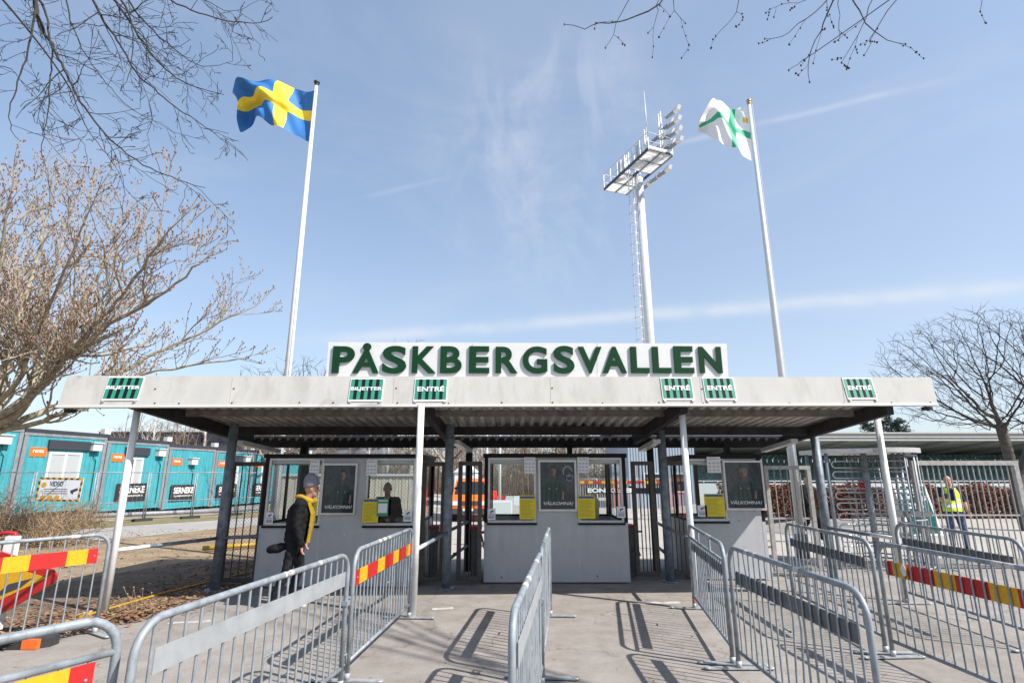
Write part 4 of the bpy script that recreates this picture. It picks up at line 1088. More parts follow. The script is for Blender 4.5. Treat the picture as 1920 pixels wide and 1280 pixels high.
def chestnut():
    rs = random.Random(5); D = 12.6
    base = Vector((-13.1, D, 0)); fork = base + Vector((.5, -.1, 2.9)); hub = at(-60, 880, D)
    t = thing('chestnut_tree', 'big bare chestnut tree with swelling buds at the left edge', 'tree', base)
    big, mid, buds = MB(), MB(), MB()
    big.tube([base, base + Vector((.05, 0, .8)), base + Vector((.12, 0, 1.7)), base + Vector((.3, -.05, 2.4)), fork], [.36, .29, .26, .25, .23], 14)
    def walk(p, d, L_, r0, r1, wig, up, seg):
        n = max(3, int(L_ / seg)); pts = [p]; dd = d.normalized(); q = p
        for i in range(n):
            dd = (dd + Vector((rs.gauss(0, wig), rs.gauss(0, wig), rs.gauss(up, wig)))).normalized(); q = q + dd * L_ / n; pts.append(q)
        return pts, [r0 + (r1 - r0) * (i / n) for i in range(n + 1)]
    def clear(p): return not (p.x > -6.7 and p.z < 3.5)
    def shoot(p, d, L_, lev, r0):
        out = (p - hub).normalized(); d = (d + out * .18).normalized()
        pts, rr = walk(p, d, L_, r0, max(.0068, r0 * .45), .10, .05 + .02 * lev, .11)
        if not clear(pts[-1]): return
        mid.tube(pts, rr, 5 if r0 > .014 else 3, False); n = len(pts) - 1
        e = pts[-1]; buds.ball(e + Vector((0, 0, .012)), (.015, .015, .026), 5, 4)
        for i in range(1, n + 1):
            dd = (pts[i] - pts[i - 1]).normalized()
            if lev < 2 and rs.random() < (.62 if lev == 0 else .55):
                ax = Vector((rs.gauss(0, 1), rs.gauss(0, 1), rs.gauss(.25, .8))).normalized(); sdv = (ax - dd * ax.dot(dd)).normalized()
                shoot(pts[i], dd * rs.uniform(.6, 1.0) + sdv * rs.uniform(.5, 1.0), L_ * (1 - .45 * i / n) * rs.uniform(.28, .55), lev + 1, max(.0075, rr[i] * .62))
            elif rs.random() < .12:
                q = pts[i] + Vector((rs.gauss(0, .03), rs.gauss(0, .03), rs.uniform(.02, .07))); mid.tube([pts[i], q], [.006, .006], 3, False); buds.ball(q, (.009, .009, .013), 4, 3)
    limbs = [([(30, 775), (100, 690), (190, 620), (290, 560), (375, 495)], [-.3, -.7, -1.2, -1.6, -1.9], .13),
             ([(30, 760), (80, 680), (140, 590), (200, 490), (235, 410)], [0, .3, .6, .9, 1.1], .125),
             ([(-10, 760), (20, 640), (60, 520), (85, 420), (105, 350)], [.2, .5, .8, 1.0, 1.2], .13),
             ([(50, 785), (140, 745), (240, 690), (340, 640), (455, 585)], [.3, .9, 1.4, 1.9, 2.2], .11),
             ([(60, 795), (130, 770), (200, 725), (300, 695), (440, 674)], [-.1, -.3, .3, .6, .9], .085),
             ([(-60, 760), (-90, 640), (-80, 520), (-60, 400)], [-.8, -1.4, -1.8, -2], .12),
             ([(-90, 790), (-200, 720), (-300, 620)], [.6, .9, 1.4], .10),
             ([(20, 730), (80, 600), (130, 490), (165, 400)], [-1.0, -1.6, -2.2, -2.6], .085),
             ([(60, 740), (150, 640), (240, 540), (310, 440)], [-.6, -1.4, -2.2, -2.8], .09),
             ([(-20, 740), (-10, 600), (0, 480), (15, 380)], [-1.0, -2.0, -2.6, -3.0], .10),
             ([(40, 750), (110, 650), (190, 560), (285, 460)], [.8, 1.5, 2.2, 2.8], .085),
             ([(20, 740), (50, 620), (100, 500), (130, 420)], [1.0, 1.8, 2.4, 3.0], .08)]
    for pix, dep, r0 in limbs:
        P = [fork - Vector((0, 0, .35))] + [at(x, y, D + dy) for (x, y), dy in zip(pix, dep)]; pts = []
        for i in range(len(P) - 1):
            m = max(2, int((P[i + 1] - P[i]).length / .22)); p0 = P[max(0, i - 1)]; p1 = P[i]; p2 = P[i + 1]; p3 = P[min(len(P) - 1, i + 2)]
            for k in range(m):
                f = k / m; pts.append(.5 * (2 * p1 + (p2 - p0) * f + (2 * p0 - 5 * p1 + 4 * p2 - p3) * f * f + (3 * p1 - p0 - 3 * p2 + p3) * f ** 3) + Vector((rs.gauss(0, .018), rs.gauss(0, .018), rs.gauss(0, .018))))
        pts.append(P[-1]); n = len(pts) - 1; rr = [r0 + (.016 - r0) * (i / n) ** .75 for i in range(n + 1)]
        big.tube(pts, rr, 8, False); total = sum((pts[i + 1] - pts[i]).length for i in range(n))
        dd = (pts[-1] - pts[-3]).normalized(); shoot(pts[-1], dd, rs.uniform(.9, 1.3), 0, .015)
        for i in range(int(n * .30), n):
            for rep_ in range(2):
                if rs.random() > .34: continue
                d = (pts[i] - pts[i - 1]).normalized(); ax = Vector((rs.gauss(0, 1), rs.gauss(0, 1), rs.gauss(.15, .8))).normalized(); sdv = (ax - d * ax.dot(d)).normalized()
                shoot(pts[i], d * rs.uniform(.6, 1.1) + sdv * rs.uniform(.6, 1.25), (3.1 - 1.3 * i / n) * rs.uniform(.4, 1.0), 0, min(.034, rr[i] * .55))
    big.build('trunk', 'bark', t); cr = mid.build('crown', 'twig_pink', t); buds.build('buds', 'bud', cr)
chestnut()

def limb_tree(label, base, top, limbs, seed, mm, tip, tw, name='overhanging_tree', buds=False, rmax=.16):
    """tree outside the frame whose hand-laid limbs reach into it; side shoots fill in"""
    rs = random.Random(seed); t = thing(name, label, 'tree', base)
    base = Vector(base); top = Vector(top)
    big = MB(); big.tube([base, base + (top - base) * .35 + Vector((.05, .03, 0)), top], [rmax * 1.3, rmax, rmax * .6], 12); 
    small = MB(); bd = MB()
    def shoot(p, d, ln, r, lev):
        n = max(3, int(ln / .11)); pts = [p]; rr = [r]; dd = d.normalized(); q = p
        for i in range(n):
            dd = (dd + Vector((rs.gauss(0, .16), rs.gauss(0, .16), rs.gauss(-.015, .14)))).normalized()
            q = q + dd * ln / n; pts.append(q); rr.append(max(tip, r * (1 - .75 * (i + 1) / n)))
            if lev < tw[1] and rs.random() < tw[2]:
                ax = Vector((rs.gauss(0, 1), rs.gauss(0, 1), rs.gauss(0, .8))).normalized(); sd = (dd * rs.uniform(.5, 1.0) + (ax - dd * ax.dot(dd)).normalized() * rs.uniform(.5, 1.0)).normalized()
                shoot(q, sd, ln * rs.uniform(.22, .55), rr[-1] * .65, lev + 1)
            if buds and rs.random() < .6: bd.ball(q + Vector((rs.gauss(0, .006), rs.gauss(0, .006), rs.gauss(0, .006))), (.009, .009, .012), 5, 4)
        small.tube(pts, rr, 5 if r > .008 else 3, False)
        if buds: bd.ball(pts[-1], (.009, .009, .015), 5, 4)
    for pix, D0, D1, r0, r1, dens in limbs:
        P = [at(x, y, D0 + (D1 - D0) * i / (len(pix) - 1)) for i, (x, y) in enumerate(pix)]
        # smooth polyline with small kinks
        pts = []
        for i in range(len(P) - 1):
            n = max(2, int((P[i + 1] - P[i]).length / .12))
            for k in range(n): 
                f = k / n; p0 = P[max(0, i - 1)]; p1 = P[i]; p2 = P[i + 1]; p3 = P[min(len(P) - 1, i + 2)]
                pts.append(.5 * (2 * p1 + (p2 - p0) * f + (2 * p0 - 5 * p1 + 4 * p2 - p3) * f * f + (3 * p1 - p0 - 3 * p2 + p3) * f ** 3) + Vector((rs.gauss(0, .008), rs.gauss(0, .008), rs.gauss(0, .008))))
        pts.append(P[-1]); n = len(pts)
        rr = [r0 + (r1 - r0) * (i / (n - 1)) ** .8 for i in range(n)]
        # join back to the trunk outside the picture
        a = pts[0]; j = base + (top - base) * rs.uniform(.75, 1); dist = (a - j).length; t1 = (pts[min(n - 1, 4)] - a).normalized() * dist * .9; t0 = Vector((0, 0, 1)) * dist * .8 + (a - j) * .5
        jp = []; m_ = 16
        for q in range(m_ + 1):
            f = q / m_; f2 = f * f; f3 = f2 * f; jp.append(j * (2 * f3 - 3 * f2 + 1) + t0 * (f3 - 2 * f2 + f) + a * (3 * f2 - 2 * f3) + t1 * (f3 - f2))
        big.tube(jp, [r0 * (2.6 - 1.6 * q / m_) for q in range(m_ + 1)], 8, False)
        (big if r0 > .02 else small).tube(pts, rr, 6, False)
        for i in range(2, n):
            if rs.random() < dens:
                d = (pts[i] - pts[i - 1]).normalized(); ax = Vector((rs.gauss(0, 1), rs.gauss(0, 1), rs.gauss(0, .8))).normalized(); s_ = (ax - d * ax.dot(d)).normalized()
                shoot(pts[i], (d * rs.uniform(.5, 1.1) + s_ * rs.uniform(.5, 1)).normalized(), tw[0] * rs.uniform(.4, 1.15) * (1 - .5 * i / n), max(tip, rr[i] * .5), 0)
        if buds: bd.ball(pts[-1], (.009, .009, .015), 5, 4)
    big.build('trunk', mm, t); c = small.build('crown', mm, t)
    if buds: bd.build('buds', mm, c)
limb_tree('bare dark tree hanging its fine branches into the top left corner', (-8.8, 4.2, 0), (-8.0, 4.6, 9.2), [
    ([(58, -30), (75, 40), (110, 110), (150, 190), (200, 255), (255, 300), (320, 333), (385, 352)], 7.2, 6.4, .030, .004, .42),
    ([(70, -10), (62, 55), (42, 125), (18, 205), (22, 245), (35, 262)], 6.6, 6.4, .018, .004, .34),
    ([(85, 20), (95, 80), (94, 170), (82, 255), (78, 285), (90, 330)], 7.0, 6.6, .017, .003, .34),
    ([(160, -30), (190, 30), (225, 85), (255, 135), (315, 190), (365, 225), (420, 262)], 7.4, 7.0, .026, .004, .50),
    ([(195, -25), (240, 35), (262, 70), (300, 120), (345, 155), (420, 178)], 7.4, 7.4, .028, .004, .55),
    ([(245, 35), (250, 100), (238, 150), (225, 172)], 7.0, 6.8, .014, .003, .45),
    ([(225, -20), (270, 40), (330, 95), (380, 125), (436, 115)], 7.8, 7.9, .020, .003, .6),
    ([(300, -12), (345, 14), (400, 34), (455, 43), (490, 42), (511, 32)], 6.4, 6.0, .013, .004, .34),
    ([(330, -20), (380, -2), (430, 22), (470, 8)], 7.4, 7.4, .010, .003, .5),
    ([(120, -20), (140, 60), (180, 130), (240, 200), (300, 232)], 8.2, 8.2, .016, .003, .5),
    ([(140, 185), (160, 235), (200, 290), (250, 312)], 7.0, 6.8, .009, .003, .5),
    ([(-20, 120), (20, 130), (50, 160), (90, 200)], 7.2, 7.2, .008, .003, .5),
], 11, 'bark_dark', .0040, (1.15, 3, .47))
limb_tree('bare budding tree dangling a few twigs into the top right of the sky', (8.6, .6, 0), (7.6, 1.4, 8.6), [
    ([(1260, -25), (1236, 8), (1195, 30), (1160, 42), (1125, 44), (1095, 52), (1058, 46)], 5.2, 5.0, .011, .003, .20),
    ([(1158, 43), (1150, 65), (1135, 90)], 5.0, 5.0, .004, .0025, .2),
    ([(1234, 10), (1232, 35), (1215, 62)], 5.0, 5.0, .004, .0025, .3),
    ([(1262, -20), (1264, 20), (1285, 44)], 5.2, 5.2, .005, .0025, .3),
    ([(1390, -20), (1380, 22), (1362, 50), (1342, 68)], 5.0, 4.9, .005, .0025, .3),
    ([(1570, -25), (1530, 25), (1495, 47), (1465, 68), (1434, 73)], 5.2, 5.0, .009, .0025, .35),
    ([(1572, -20), (1545, 42), (1525, 92), (1515, 120), (1518, 154)], 4.9, 4.8, .009, .0025, .32),
    ([(1516, 106), (1495, 122), (1479, 132)], 4.8, 4.8, .004, .0025, .3),
    ([(1590, -20), (1612, 22), (1640, 60), (1665, 72), (1698, 83)], 5.1, 4.9, .010, .0025, .3),
    ([(1640, -15), (1622, 35), (1600, 80), (1578, 118)], 5.0, 4.9, .006, .0025, .35),
    ([(1572, -12), (1574, 30), (1575, 55), (1572, 76)], 5.1, 5.1, .004, .0025, .35),
    ([(1540, -10), (1500, 5), (1466, 8)], 5.0, 5.0, .004, .0025, .4),
    ([(1640, 61), (1632, 85), (1620, 104)], 4.9, 4.9, .004, .0025, .25),
    ([(1845, -12), (1838, 22)], 5.0, 5.0, .004, .0025, .3),
], 21, 'bark_dark', .0022, (.42, 1, .30), buds=True, name='overhanging_tree')

def crown_tree(name, label, base, h, rx, fork, natt, seed, m1, m2, tip=.012, rmax=.28, step=.3, trop=(0, 0, .14), lean=0, kill=None, double=False, thr=.05, group=None, fill=.15):
    rs = np.random.RandomState(seed); base = Vector(base)
    nodes = [tuple(base + Vector((lean * i / 6, 0, fork * i / 6))) for i in range(7)]; par = [-1, 0, 1, 2, 3, 4, 5]
    if double:
        k = 2
        for i in range(1, 9): nodes.append(tuple(base + Vector((double * i / 8 * (1.2 - .2 * i / 8), .2, fork * 2 / 6 + i * fork * .16)))); par.append(k); k = len(nodes) - 1
    att = []
    while len(att) < natt:
        p = rs.uniform(-1, 1, 3)
        if np.linalg.norm(p) > 1 or np.linalg.norm(p) < fill: continue
        z = fork * .92 + (h - fork * .92) * (p[2] * .5 + .5)
        wf = 1.0 if p[2] < 0 else 1
        att.append((base.x + lean + p[0] * rx * wf, base.y + p[1] * rx * .8, z))
    pos, pr = colonize(nodes, par, att, step, step * 8, kill or step * 1.35, 70, trop, .14, seed, np.array(base) + np.array((lean, 0, fork * .6)), .55)
    def twig(mb, e, d, rr, rad):
        for k in range(rr.choice((2, 3))):
            q = e + (d + Vector((rr.gauss(0, .6), rr.gauss(0, .6), rr.gauss(.15, .5)))).normalized() * rr.uniform(.8, 1.9) * step
            mb.tube([e, q], [rad * .8, rad * .45], 3, False)
    big, small = grow_mesh(pos, pr, tip, 2.3, thr, rmax, twig, seed=seed)
    t = thing(name, label, 'tree', base, group)
    big.build('trunk', m1, t); small.build('crown', m2, t); return t
crown_tree('bare_tree', 'spreading bare dark tree with forked trunk beyond the right gate', (16.8, 18.5, 0), 7.35, 3.75, 3.3, 3200, 8, 'bark_brown', 'bark_dark', tip=.0058, rmax=.24, step=.17, lean=-.2, double=1.9, thr=.045)

# ------------------------------------------------------------------ site cabins on the left
CA = Vector((-18.2, 19.2, 0)); CD = Vector((.187, .982, 0)).normalized()
CD = (Vector((-15.55, 33.2, 0)) - CA).normalized(); CN = Vector((CD.y, -CD.x, 0))       # CN points to the viewer's side
if CN.x < 0: CN = -CN
def cab_t(px):                      # distance along the cabin front seen at photo column px
    u = (px - 960) / F / 1.035; return (u * CA.y - CA.x) / (CD.x - u * CD.y)
joints = [-2.4, cab_t(25), cab_t(187), cab_t(307), cab_t(397), cab_t(467)]
joints += [joints[-1] + 3.2, joints[-1] + 6.4]
def cabin(k, t0, t1):
    base = CA + CD * t0; zb = .47 - .47 * max(0, (t0 + t1) / 2) / 14.0; zb = max(.12, zb); h = 2.95
    gap = .05; L_ = t1 - t0 - gap; W_ = 6.5
    labels = ['teal site cabin cut by the left edge of the picture', 'teal site cabin with wide double window and striped camera board before it', 'teal site cabin with narrow window behind the left white post', 'windowless teal site cabin with white vent hood and black board', 'teal site cabin behind the left grey post', 'teal site cabin seen through the dark left gate', 'farthest teal site cabin, seen through the left booth']
    c = thing('site_cabin', labels[k], 'cabin', (base.x, base.y, 0), 'teal site cabins in a row')
    def P(t, z, o=0): return base + CD * t + CN * o + Vector((0, 0, z))
    def slab(mb, a, b, z0, z1, o0, o1): mb.hexa([P(a, z0, o0), P(b, z0, o0), P(b, z0, o1), P(a, z0, o1), P(a, z1, o0), P(b, z1, o0), P(b, z1, o1), P(a, z1, o1)])
    mb = MB(); slab(mb, 0, L_, zb, zb + h, 0, -W_)
    n = int(L_ / .2)
    for i in range(n): a = L_ * (i + .2) / n; slab(mb, a, a + L_ / n * .5, zb + .12, zb + h - .16, .012, 0)
    mb.build('wall', 'teal', c)
    mb = MB(); slab(mb, -.02, L_ + .02, zb + h, zb + h + .12, .06, -W_ - .05); mb.build('roof', 'roof_dark', c)
    mb = MB(); slab(mb, -.01, L_ + .01, zb + h - .13, zb + h - .002, .03, 0); mb.build('eaves_rail', 'cabin_grey', c)
    for t in (0, L_ - .14):
        mb = MB(); slab(mb, t, t + .14, zb - .02, zb + h - .14, .05, 0); mb.build('corner_post', 'cabin_grey', c)
    mb = MB(); slab(mb, .05, L_ - .05, 0, zb - .005, -.25, -W_ + .3); mb.build('plinth', 'roof_dark', c)
    mb = MB(); slab(mb, L_ - .22, L_ + .08, zb + h + .121, zb + h + .33, .07, -.15); mb.build('roof_bracket', 'wall_board', c)
    if k in (1, 2, 4, 5):
        w = 1.35 if k == 1 else (.95 if k == 2 else 1.0); a = L_ * (.30 if k == 1 else .30); z0 = zb + .98 if k != 1 else zb + .95; z1 = zb + 2.25
        mb = MB(); t_ = .09
        slab(mb, a, a + w, z0, z0 + t_, .06, .014); slab(mb, a, a + w, z1 - t_, z1, .06, .014); slab(mb, a, a + t_, z0 + t_, z1 - t_, .06, .014); slab(mb, a + w - t_, a + w, z0 + t_, z1 - t_, .06, .014)
        slab(mb, a + w * .5 - .05, a + w * .5 + .05, z0 + t_, z1 - t_, .06, .014)
        wi = mb.build('window', 'white_paint', c)
        mb = MB(); slab(mb, a + t_, a + w * .5 - .05, z0 + t_, z1 - t_, .035, .014); mb.build('pane', 'dark_glass' if k == 2 else 'blind', wi)
        mb = MB(); slab(mb, a + w * .5 + .05, a + w - t_, z0 + t_, z1 - t_, .035, .014); mb.build('pane', 'blind', wi)
        mb = MB(); slab(mb, a - .08, a + w + .08, z0 - .05, z0 - .005, .1, .013); mb.build('sill', 'roof_dark', wi)
        mb = MB(); slab(mb, a - .1, a + w + .25, z1 + .1, z1 + .45, .10, .013); mb.build('roller_shutter', 'roof_dark', c)
    if k in (0, 1, 2, 3, 4):
        a = {0: L_ - .9, 1: L_ - .75, 2: L_ - .75, 3: L_ * .42, 4: L_ - .8}[k]; zz = zb + (2.35 if k != 3 else 2.1)
        mb = MB(); slab(mb, a, a + .42, zz, zz + .3, .22, .013); slab(mb, a - .03, a + .45, zz + .3, zz + .34, .27, .013); mb.build('vent_hood', 'wall_board', c)
        mb = MB(); mb.tube([P(a + .2, zz, .1), P(a + .22, zz - .25, .06), P(a + .38, zz - .4, .04), P(a + .4, zb + .2, .04)], .014, 6); mb.build('cable', 'teal_sign', c)
    if k in (1, 2, 3, 4, 5):
        a = L_ * .09; zz = zb + 2.05; mb = MB(); slab(mb, a, a + .62, zz, zz + .34, .030, .013); og = mb.build('name_plate', 'orange', c)
        mb = MB(); put_text(mb, 'renta', P(a + .1, zz + .15, .031), CD, (0, 0, 1), .40, .12, .002, .001, .012); mb.build('lettering', 'sign_white', og)
    if k in (2, 3, 4, 5):
        a = {2: L_ * .22, 3: L_ * .12, 4: L_ * .1, 5: L_ * .1}[k]; zz = zb + .38; w = 1.62; h_ = .74
        s = thing('company_board', ['', '', 'black SERNEKE board behind the left white post', 'black SERNEKE board below the white vent hood', 'black SERNEKE board behind the left grey post', 'black SERNEKE board seen through the dark left gate'][k], 'sign', P(a, zz, .1), 'black company boards on the site cabins')
        mb = MB(); slab(mb, a, a + w, zz, zz + h_, .09, .06); mb.build('board', 'black_board', s)
        mb = MB(); put_text(mb, 'SERNEKE', P(a + .17, zz + .32, .091), CD, (0, 0, 1), w * .8, .30, .003, .001, .03); put_text(mb, 'TILLSAMMANS BYGGER VI', P(a + .2, zz + .17, .091), CD, (0, 0, 1), w * .74, .075, .003, .001, .01); mb.build('lettering', 'sign_white', s)
for k in range(7): cabin(k, joints[k], joints[k + 1])

# site fence: separate mesh panels on feet
def site_fence():
    fpts = [(-70, 1006), (45, 995), (166, 985), (268, 977), (358, 972), (440, 966), (520, 960)]
    names = ['at the left picture edge', 'before the wide cabin window', 'carrying the striped camera board', 'right of the striped camera board', 'before the windowless cabin', 'behind the left grey post']
    G = [gr(*p) for p in fpts]
    for i in range(6):
        a, b = G[i], G[i + 1]; d = (b - a).normalized(); a = a + d * .04; b = b - d * .04; hgt = 1.85
        f = thing('fence_panel', 'grey wire mesh site fence panel ' + names[i], 'fence', a, 'wire mesh panels of the site fence')
        mb = MB(); U = Vector((0, 0, 1))
        mb.tube([a + U * .05, a + U * hgt], .024, 8); mb.tube([b + U * .05, b + U * hgt], .024, 8); mb.tube([a + U * hgt, b + U * hgt], .02, 8); mb.tube([a + U * .12, b + U * .12], .018, 8); mb.tube([a + U * .75, b + U * .75], .014, 6)
        mb.build('fence_frame', 'galv', f)
        mb = MB(); n = max(6, int((b - a).length / .16))
        for k in range(1, n): p = a + (b - a) * k / n; mb.tube([p + U * .12, p + U * hgt], .0035, 3, False)
        mb.build('wire_mesh', 'galv', f)
        mb = MB(); mb.obox(b + U * .06, d * .35, Vector((-d.y, d.x, 0)) * .11, U * .06); mb.build('rubber_foot', 'rubber', f)
    return G
G_ = site_fence()
def camera_board():
    Y = 19.6; P = lambda x, y, o=0: at(x, y, Y) + Vector((0, -o, 0))
    s = thing('surveillance_board', 'white camera surveillance board with yellow and black striped edge on the site fence', 'sign', P(67, 937))
    q = [(64, 939), (148, 940), (157, 896), (74, 894)]; 
    mb = MB(); mb.prism([P(*a) for a in q], (0, .02, 0)); mb.build('board', 'paper', s)
    mb = MB()
    def lerp(a, b, t): return (a[0] + (b[0] - a[0]) * t, a[1] + (b[1] - a[1]) * t)
    def inner(p): c = (110.7, 917); return (p[0] + (c[0] - p[0]) * .10, p[1] + (c[1] - p[1]) * .17)
    for e in range(4):
        a, b = q[e], q[(e + 1) % 4]; n = 14 if e % 2 == 0 else 7
        for k in range(n):
            mb.cur = k % 2; p0, p1 = lerp(a, b, k / n), lerp(a, b, (k + 1) / n); i0, i1 = lerp(inner(a), inner(b), k / n), lerp(inner(a), inner(b), (k + 1) / n)
            mb.prism([P(*p0, .003), P(*p1, .003), P(*i1, .003), P(*i0, .003)], (0, .002, 0))
    mb.build('striped_edge', ['reflect_yellow', 'ink'], s)
    mb = MB(); put_text(mb, 'VIDEO', P(93, 911, .004), (1, 0, 0), (0, 0, 1), P(118, 908)  .x - P(93, 908).x, .17, .003, 0, .02); 
    mb.prism([P(*a, .006) for a in ((132, 919), (146, 914), (146, 919), (138, 922), (137, 926), (133, 924))], (0, .003, 0))
    for y in (916, 920, 924): mb.prism([P(*a, .006) for a in ((82, y), (126, y), (126, y + 1), (82, y + 1))], (0, .003, 0))
    mb.build('lettering', 'ink', s)
    mb = MB()
    for x in (81, 94, 107):
        c = P(x, 932, .006); mb.tube([c, c + Vector((0, -.004, 0))], .085, 14)
    c = P(83, 908, .006); mb.tube([c, c + Vector((0, -.004, 0))], .085, 14)
    mb.build('round_symbol', 'reflect_yellow', s)
camera_board()
a = at(120, 969, 20.9); b_ = at(500, 953, 27.5); mb = MB(); mb.tube([a, b_], .09, 10); tag(mb.build('drain_pipe', 'cabin_grey', origin=(a.x, a.y, 0)), 'long grey pipe along the foot of the teal cabins', 'pipe')

# dark hall behind the cabins
def hall():
    Y = 62; a = at(196, 808, Y); b = at(720, 811, Y); z1 = a.z; x0, x1 = a.x, b.x
    h = thing('sports_hall', 'long dark hall with a thin pale roof edge behind the teal cabins', 'building', ((x0 + x1) / 2, Y, 0))
    mb = MB(); mb.box((x0, Y, 0), (x1, Y + 22, z1 - 1.25)); mb.build('wall', 'cabin_grey', h)
    mb = MB(); mb.box((x0 - .3, Y - .4, z1 - 1.25), (x1 + .3, Y + 22.4, z1 - .12)); mb.build('roof_band', 'roof_dark', h)
    mb = MB(); mb.box((x0 - .4, Y - .5, z1 - .12), (x1 + .4, Y + 22.5, z1)); mb.build('roof', 'wall_board', h)
    mb = MB(); x = at(388, 820, Y).x; mb.tube([(x, Y - .55, z1 - .1), (x + .1, Y - .55, z1 - .4), (x + .1, Y - .45, 0)], .12, 8); mb.build('downpipe', 'wall_board', h)
hall()

# ------------------------------------------------------------------ stand on the right
def grandstand():
    Y = 46; x0 = at(1285, 830, Y).x; x1 = 62; zt = at(1700, 810, Y).z; zb = at(1700, 826, Y).z
    g = thing('grandstand', 'long grandstand with low roof, green underside and rows of dark green seats', 'grandstand', (x0, Y, 0))
    mb = MB(); mb.hexa([(x0, Y, zb + .2), (x1, Y, zb + .2), (x1, Y + 13, zb - 1.05), (x0, Y + 13, zb - 1.05), (x0, Y, zb + .35), (x1, Y, zb + .35), (x1, Y + 13, zb - .9), (x0, Y + 13, zb - .9)]); mb.build('roof', 'stand_under', g)
    mb = MB()
    for z0, z1 in ((zt - .12, zt), (zt - .45, zt - .36), (zb, zb + .12)): mb.box((x0, Y - .12, z0), (x1, Y - .02, z1))
    mb.build('roof_rail', 'fascia', g)
    mb = MB(); mb.box((x0, Y - .015, zb + .02), (x1, Y - .001, zt - .02)); mb.build('roof_fascia', 'stand_steel', g)
    n = 10
    for i in range(n):
        x = x0 + 1 + i * 4.3
        mb = MB(); mb.bar((x, Y + .3, zb + .05), (x, Y + 12.8, zb - 1.2), .25, .35); mb.build('roof_beam', 'stand_steel', g)
        mb = MB(); mb.box((x - .15, Y + 9, 0), (x + .15, Y + 9.3, zb - .9)); mb.build('column', 'stand_steel', g)
    mb = MB()
    for k in range(6): mb.box((x0, Y + 3 + k * .9, 0), (x1, Y + 12.9, .75 + .42 * k))
    mb.build('terrace', 'concrete', g)
    mb = MB()
    for k in range(6):
        for i in range(int((x1 - x0) / .55)):
            x = x0 + .2 + i * .55; y = Y + 3.3 + k * .9; z = .75 + .42 * k
            mb.box((x, y, z + .35), (x + .44, y + .4, z + .41)); mb.box((x, y + .38, z + .41), (x + .44, y + .43, z + .78))
    tag(mb.build('seat_rows', 'seat_green', g), kind='stuff')
    mb = MB(); mb.box((x0, Y - .3, .0), (x1, Y - .15, 1.05)); mb.build('front_wall', 'wall_board', g)
    mb = MB(); mb.box((x0, Y - .32, 1.2), (x1, Y - .26, 1.27))
    for i in range(40): x = x0 + i * 1.15; mb.box((x, Y - .32, 1.051), (x + .06, Y - .26, 1.2))
    mb.build('railing', 'wall_board', g)
grandstand()

def hedge():
    Y = 23.8; x0 = 8.9; x1 = 32; r = random.Random(9); mb = MB()
    core = MB()
    for i in range(52000):
        x = r.uniform(x0, x1); z = r.random() ** .8 * 1.42; w = .55 + .1 * math.sin(x * 3) ; y = Y + r.uniform(-w, w)
        if z > 1.28 + .1 * math.sin(x * 2.3) + .06 * math.sin(x * 7): continue
        s = r.uniform(.04, .095); a = r.uniform(0, 6.28); t = r.uniform(-.9, .9); d = Vector((math.cos(a), math.sin(a), t)).normalized() * s; e = Vector((r.gauss(0, 1), r.gauss(0, 1), r.gauss(0, 1))).normalized() * s * .55; p = Vector((x, y, z))
        mb.add([p - d, p + e, p + d, p - e], [(0, 1, 2, 3)])
    t = thing('hedge', 'long russet brown leafless hedge behind the turnstile and gate', 'hedge', (x0, Y, 0))
    mb.build('foliage', 'hedge_leaf', t)
    mb = MB()
    for i in range(900):
        x = r.uniform(x0, x1); y = Y + r.uniform(-.4, .4); mb.tube([(x, y, 0), (x + r.gauss(0, .12), y + r.gauss(0, .1), r.uniform(.8, 1.3))], .012, 3, False)
    mb.build('stems', 'bark_brown', t)
hedge()

def a_board(P, w, h, rows, label, m, txt, lean=.28, edge='white_paint'):
    s = thing('pavement_sign', label, 'sign', P); P = Vector(P); d = Vector((0, lean * h, h)).normalized()
    X = Vector((1, 0, 0)); n = X.cross(d).normalized()
    O = P - X * w / 2
    def plate(mb, u0, u1, v0, v1, o, th): mb.prism([O + X * u0 * w + d * v0 * h + n * o, O + X * u1 * w + d * v0 * h + n * o, O + X * u1 * w + d * v1 * h + n * o, O + X * u0 * w + d * v1 * h + n * o], n * th)
    mb = MB(); plate(mb, 0, 1, 0, 1, 0, .03); mb.build('front_board', edge, s)
    mb = MB(); plate(mb, .06, .94, .04, .95, .031, .003); pn = mb.build('panel', m, s)
    mb = MB()
    for k, (t, v, hh, ww) in enumerate(txt): put_text(mb, t, O + X * w * (.5 - ww / 2) + d * v * h + n * .035, X, d, w * ww, h * hh, .003, .001, .045)
    if txt: mb.build('lettering', 'sign_white', pn)
    mb = MB(); q = P + Vector((0, lean * h * 2, 0)) + Vector((0, .1, 0))
    mb.prism([q - X * w / 2, q + X * w / 2, O + X * w + d * h + Vector((0, .02, 0)), O + d * h + Vector((0, .02, 0))], (0, .02, 0)); mb.build('back_board', edge, s)
p = gr(1737, 1004); a_board((p.x, p.y, 0), 1.0, 1.55, 0, 'green pavement sign with white lottery lettering left of the man in the yellow vest', 'teal_sign', [('50/50-', .80, .105, .74), ('LOTTEN', .655, .105, .78), ('25:-', .51, .105, .52)])

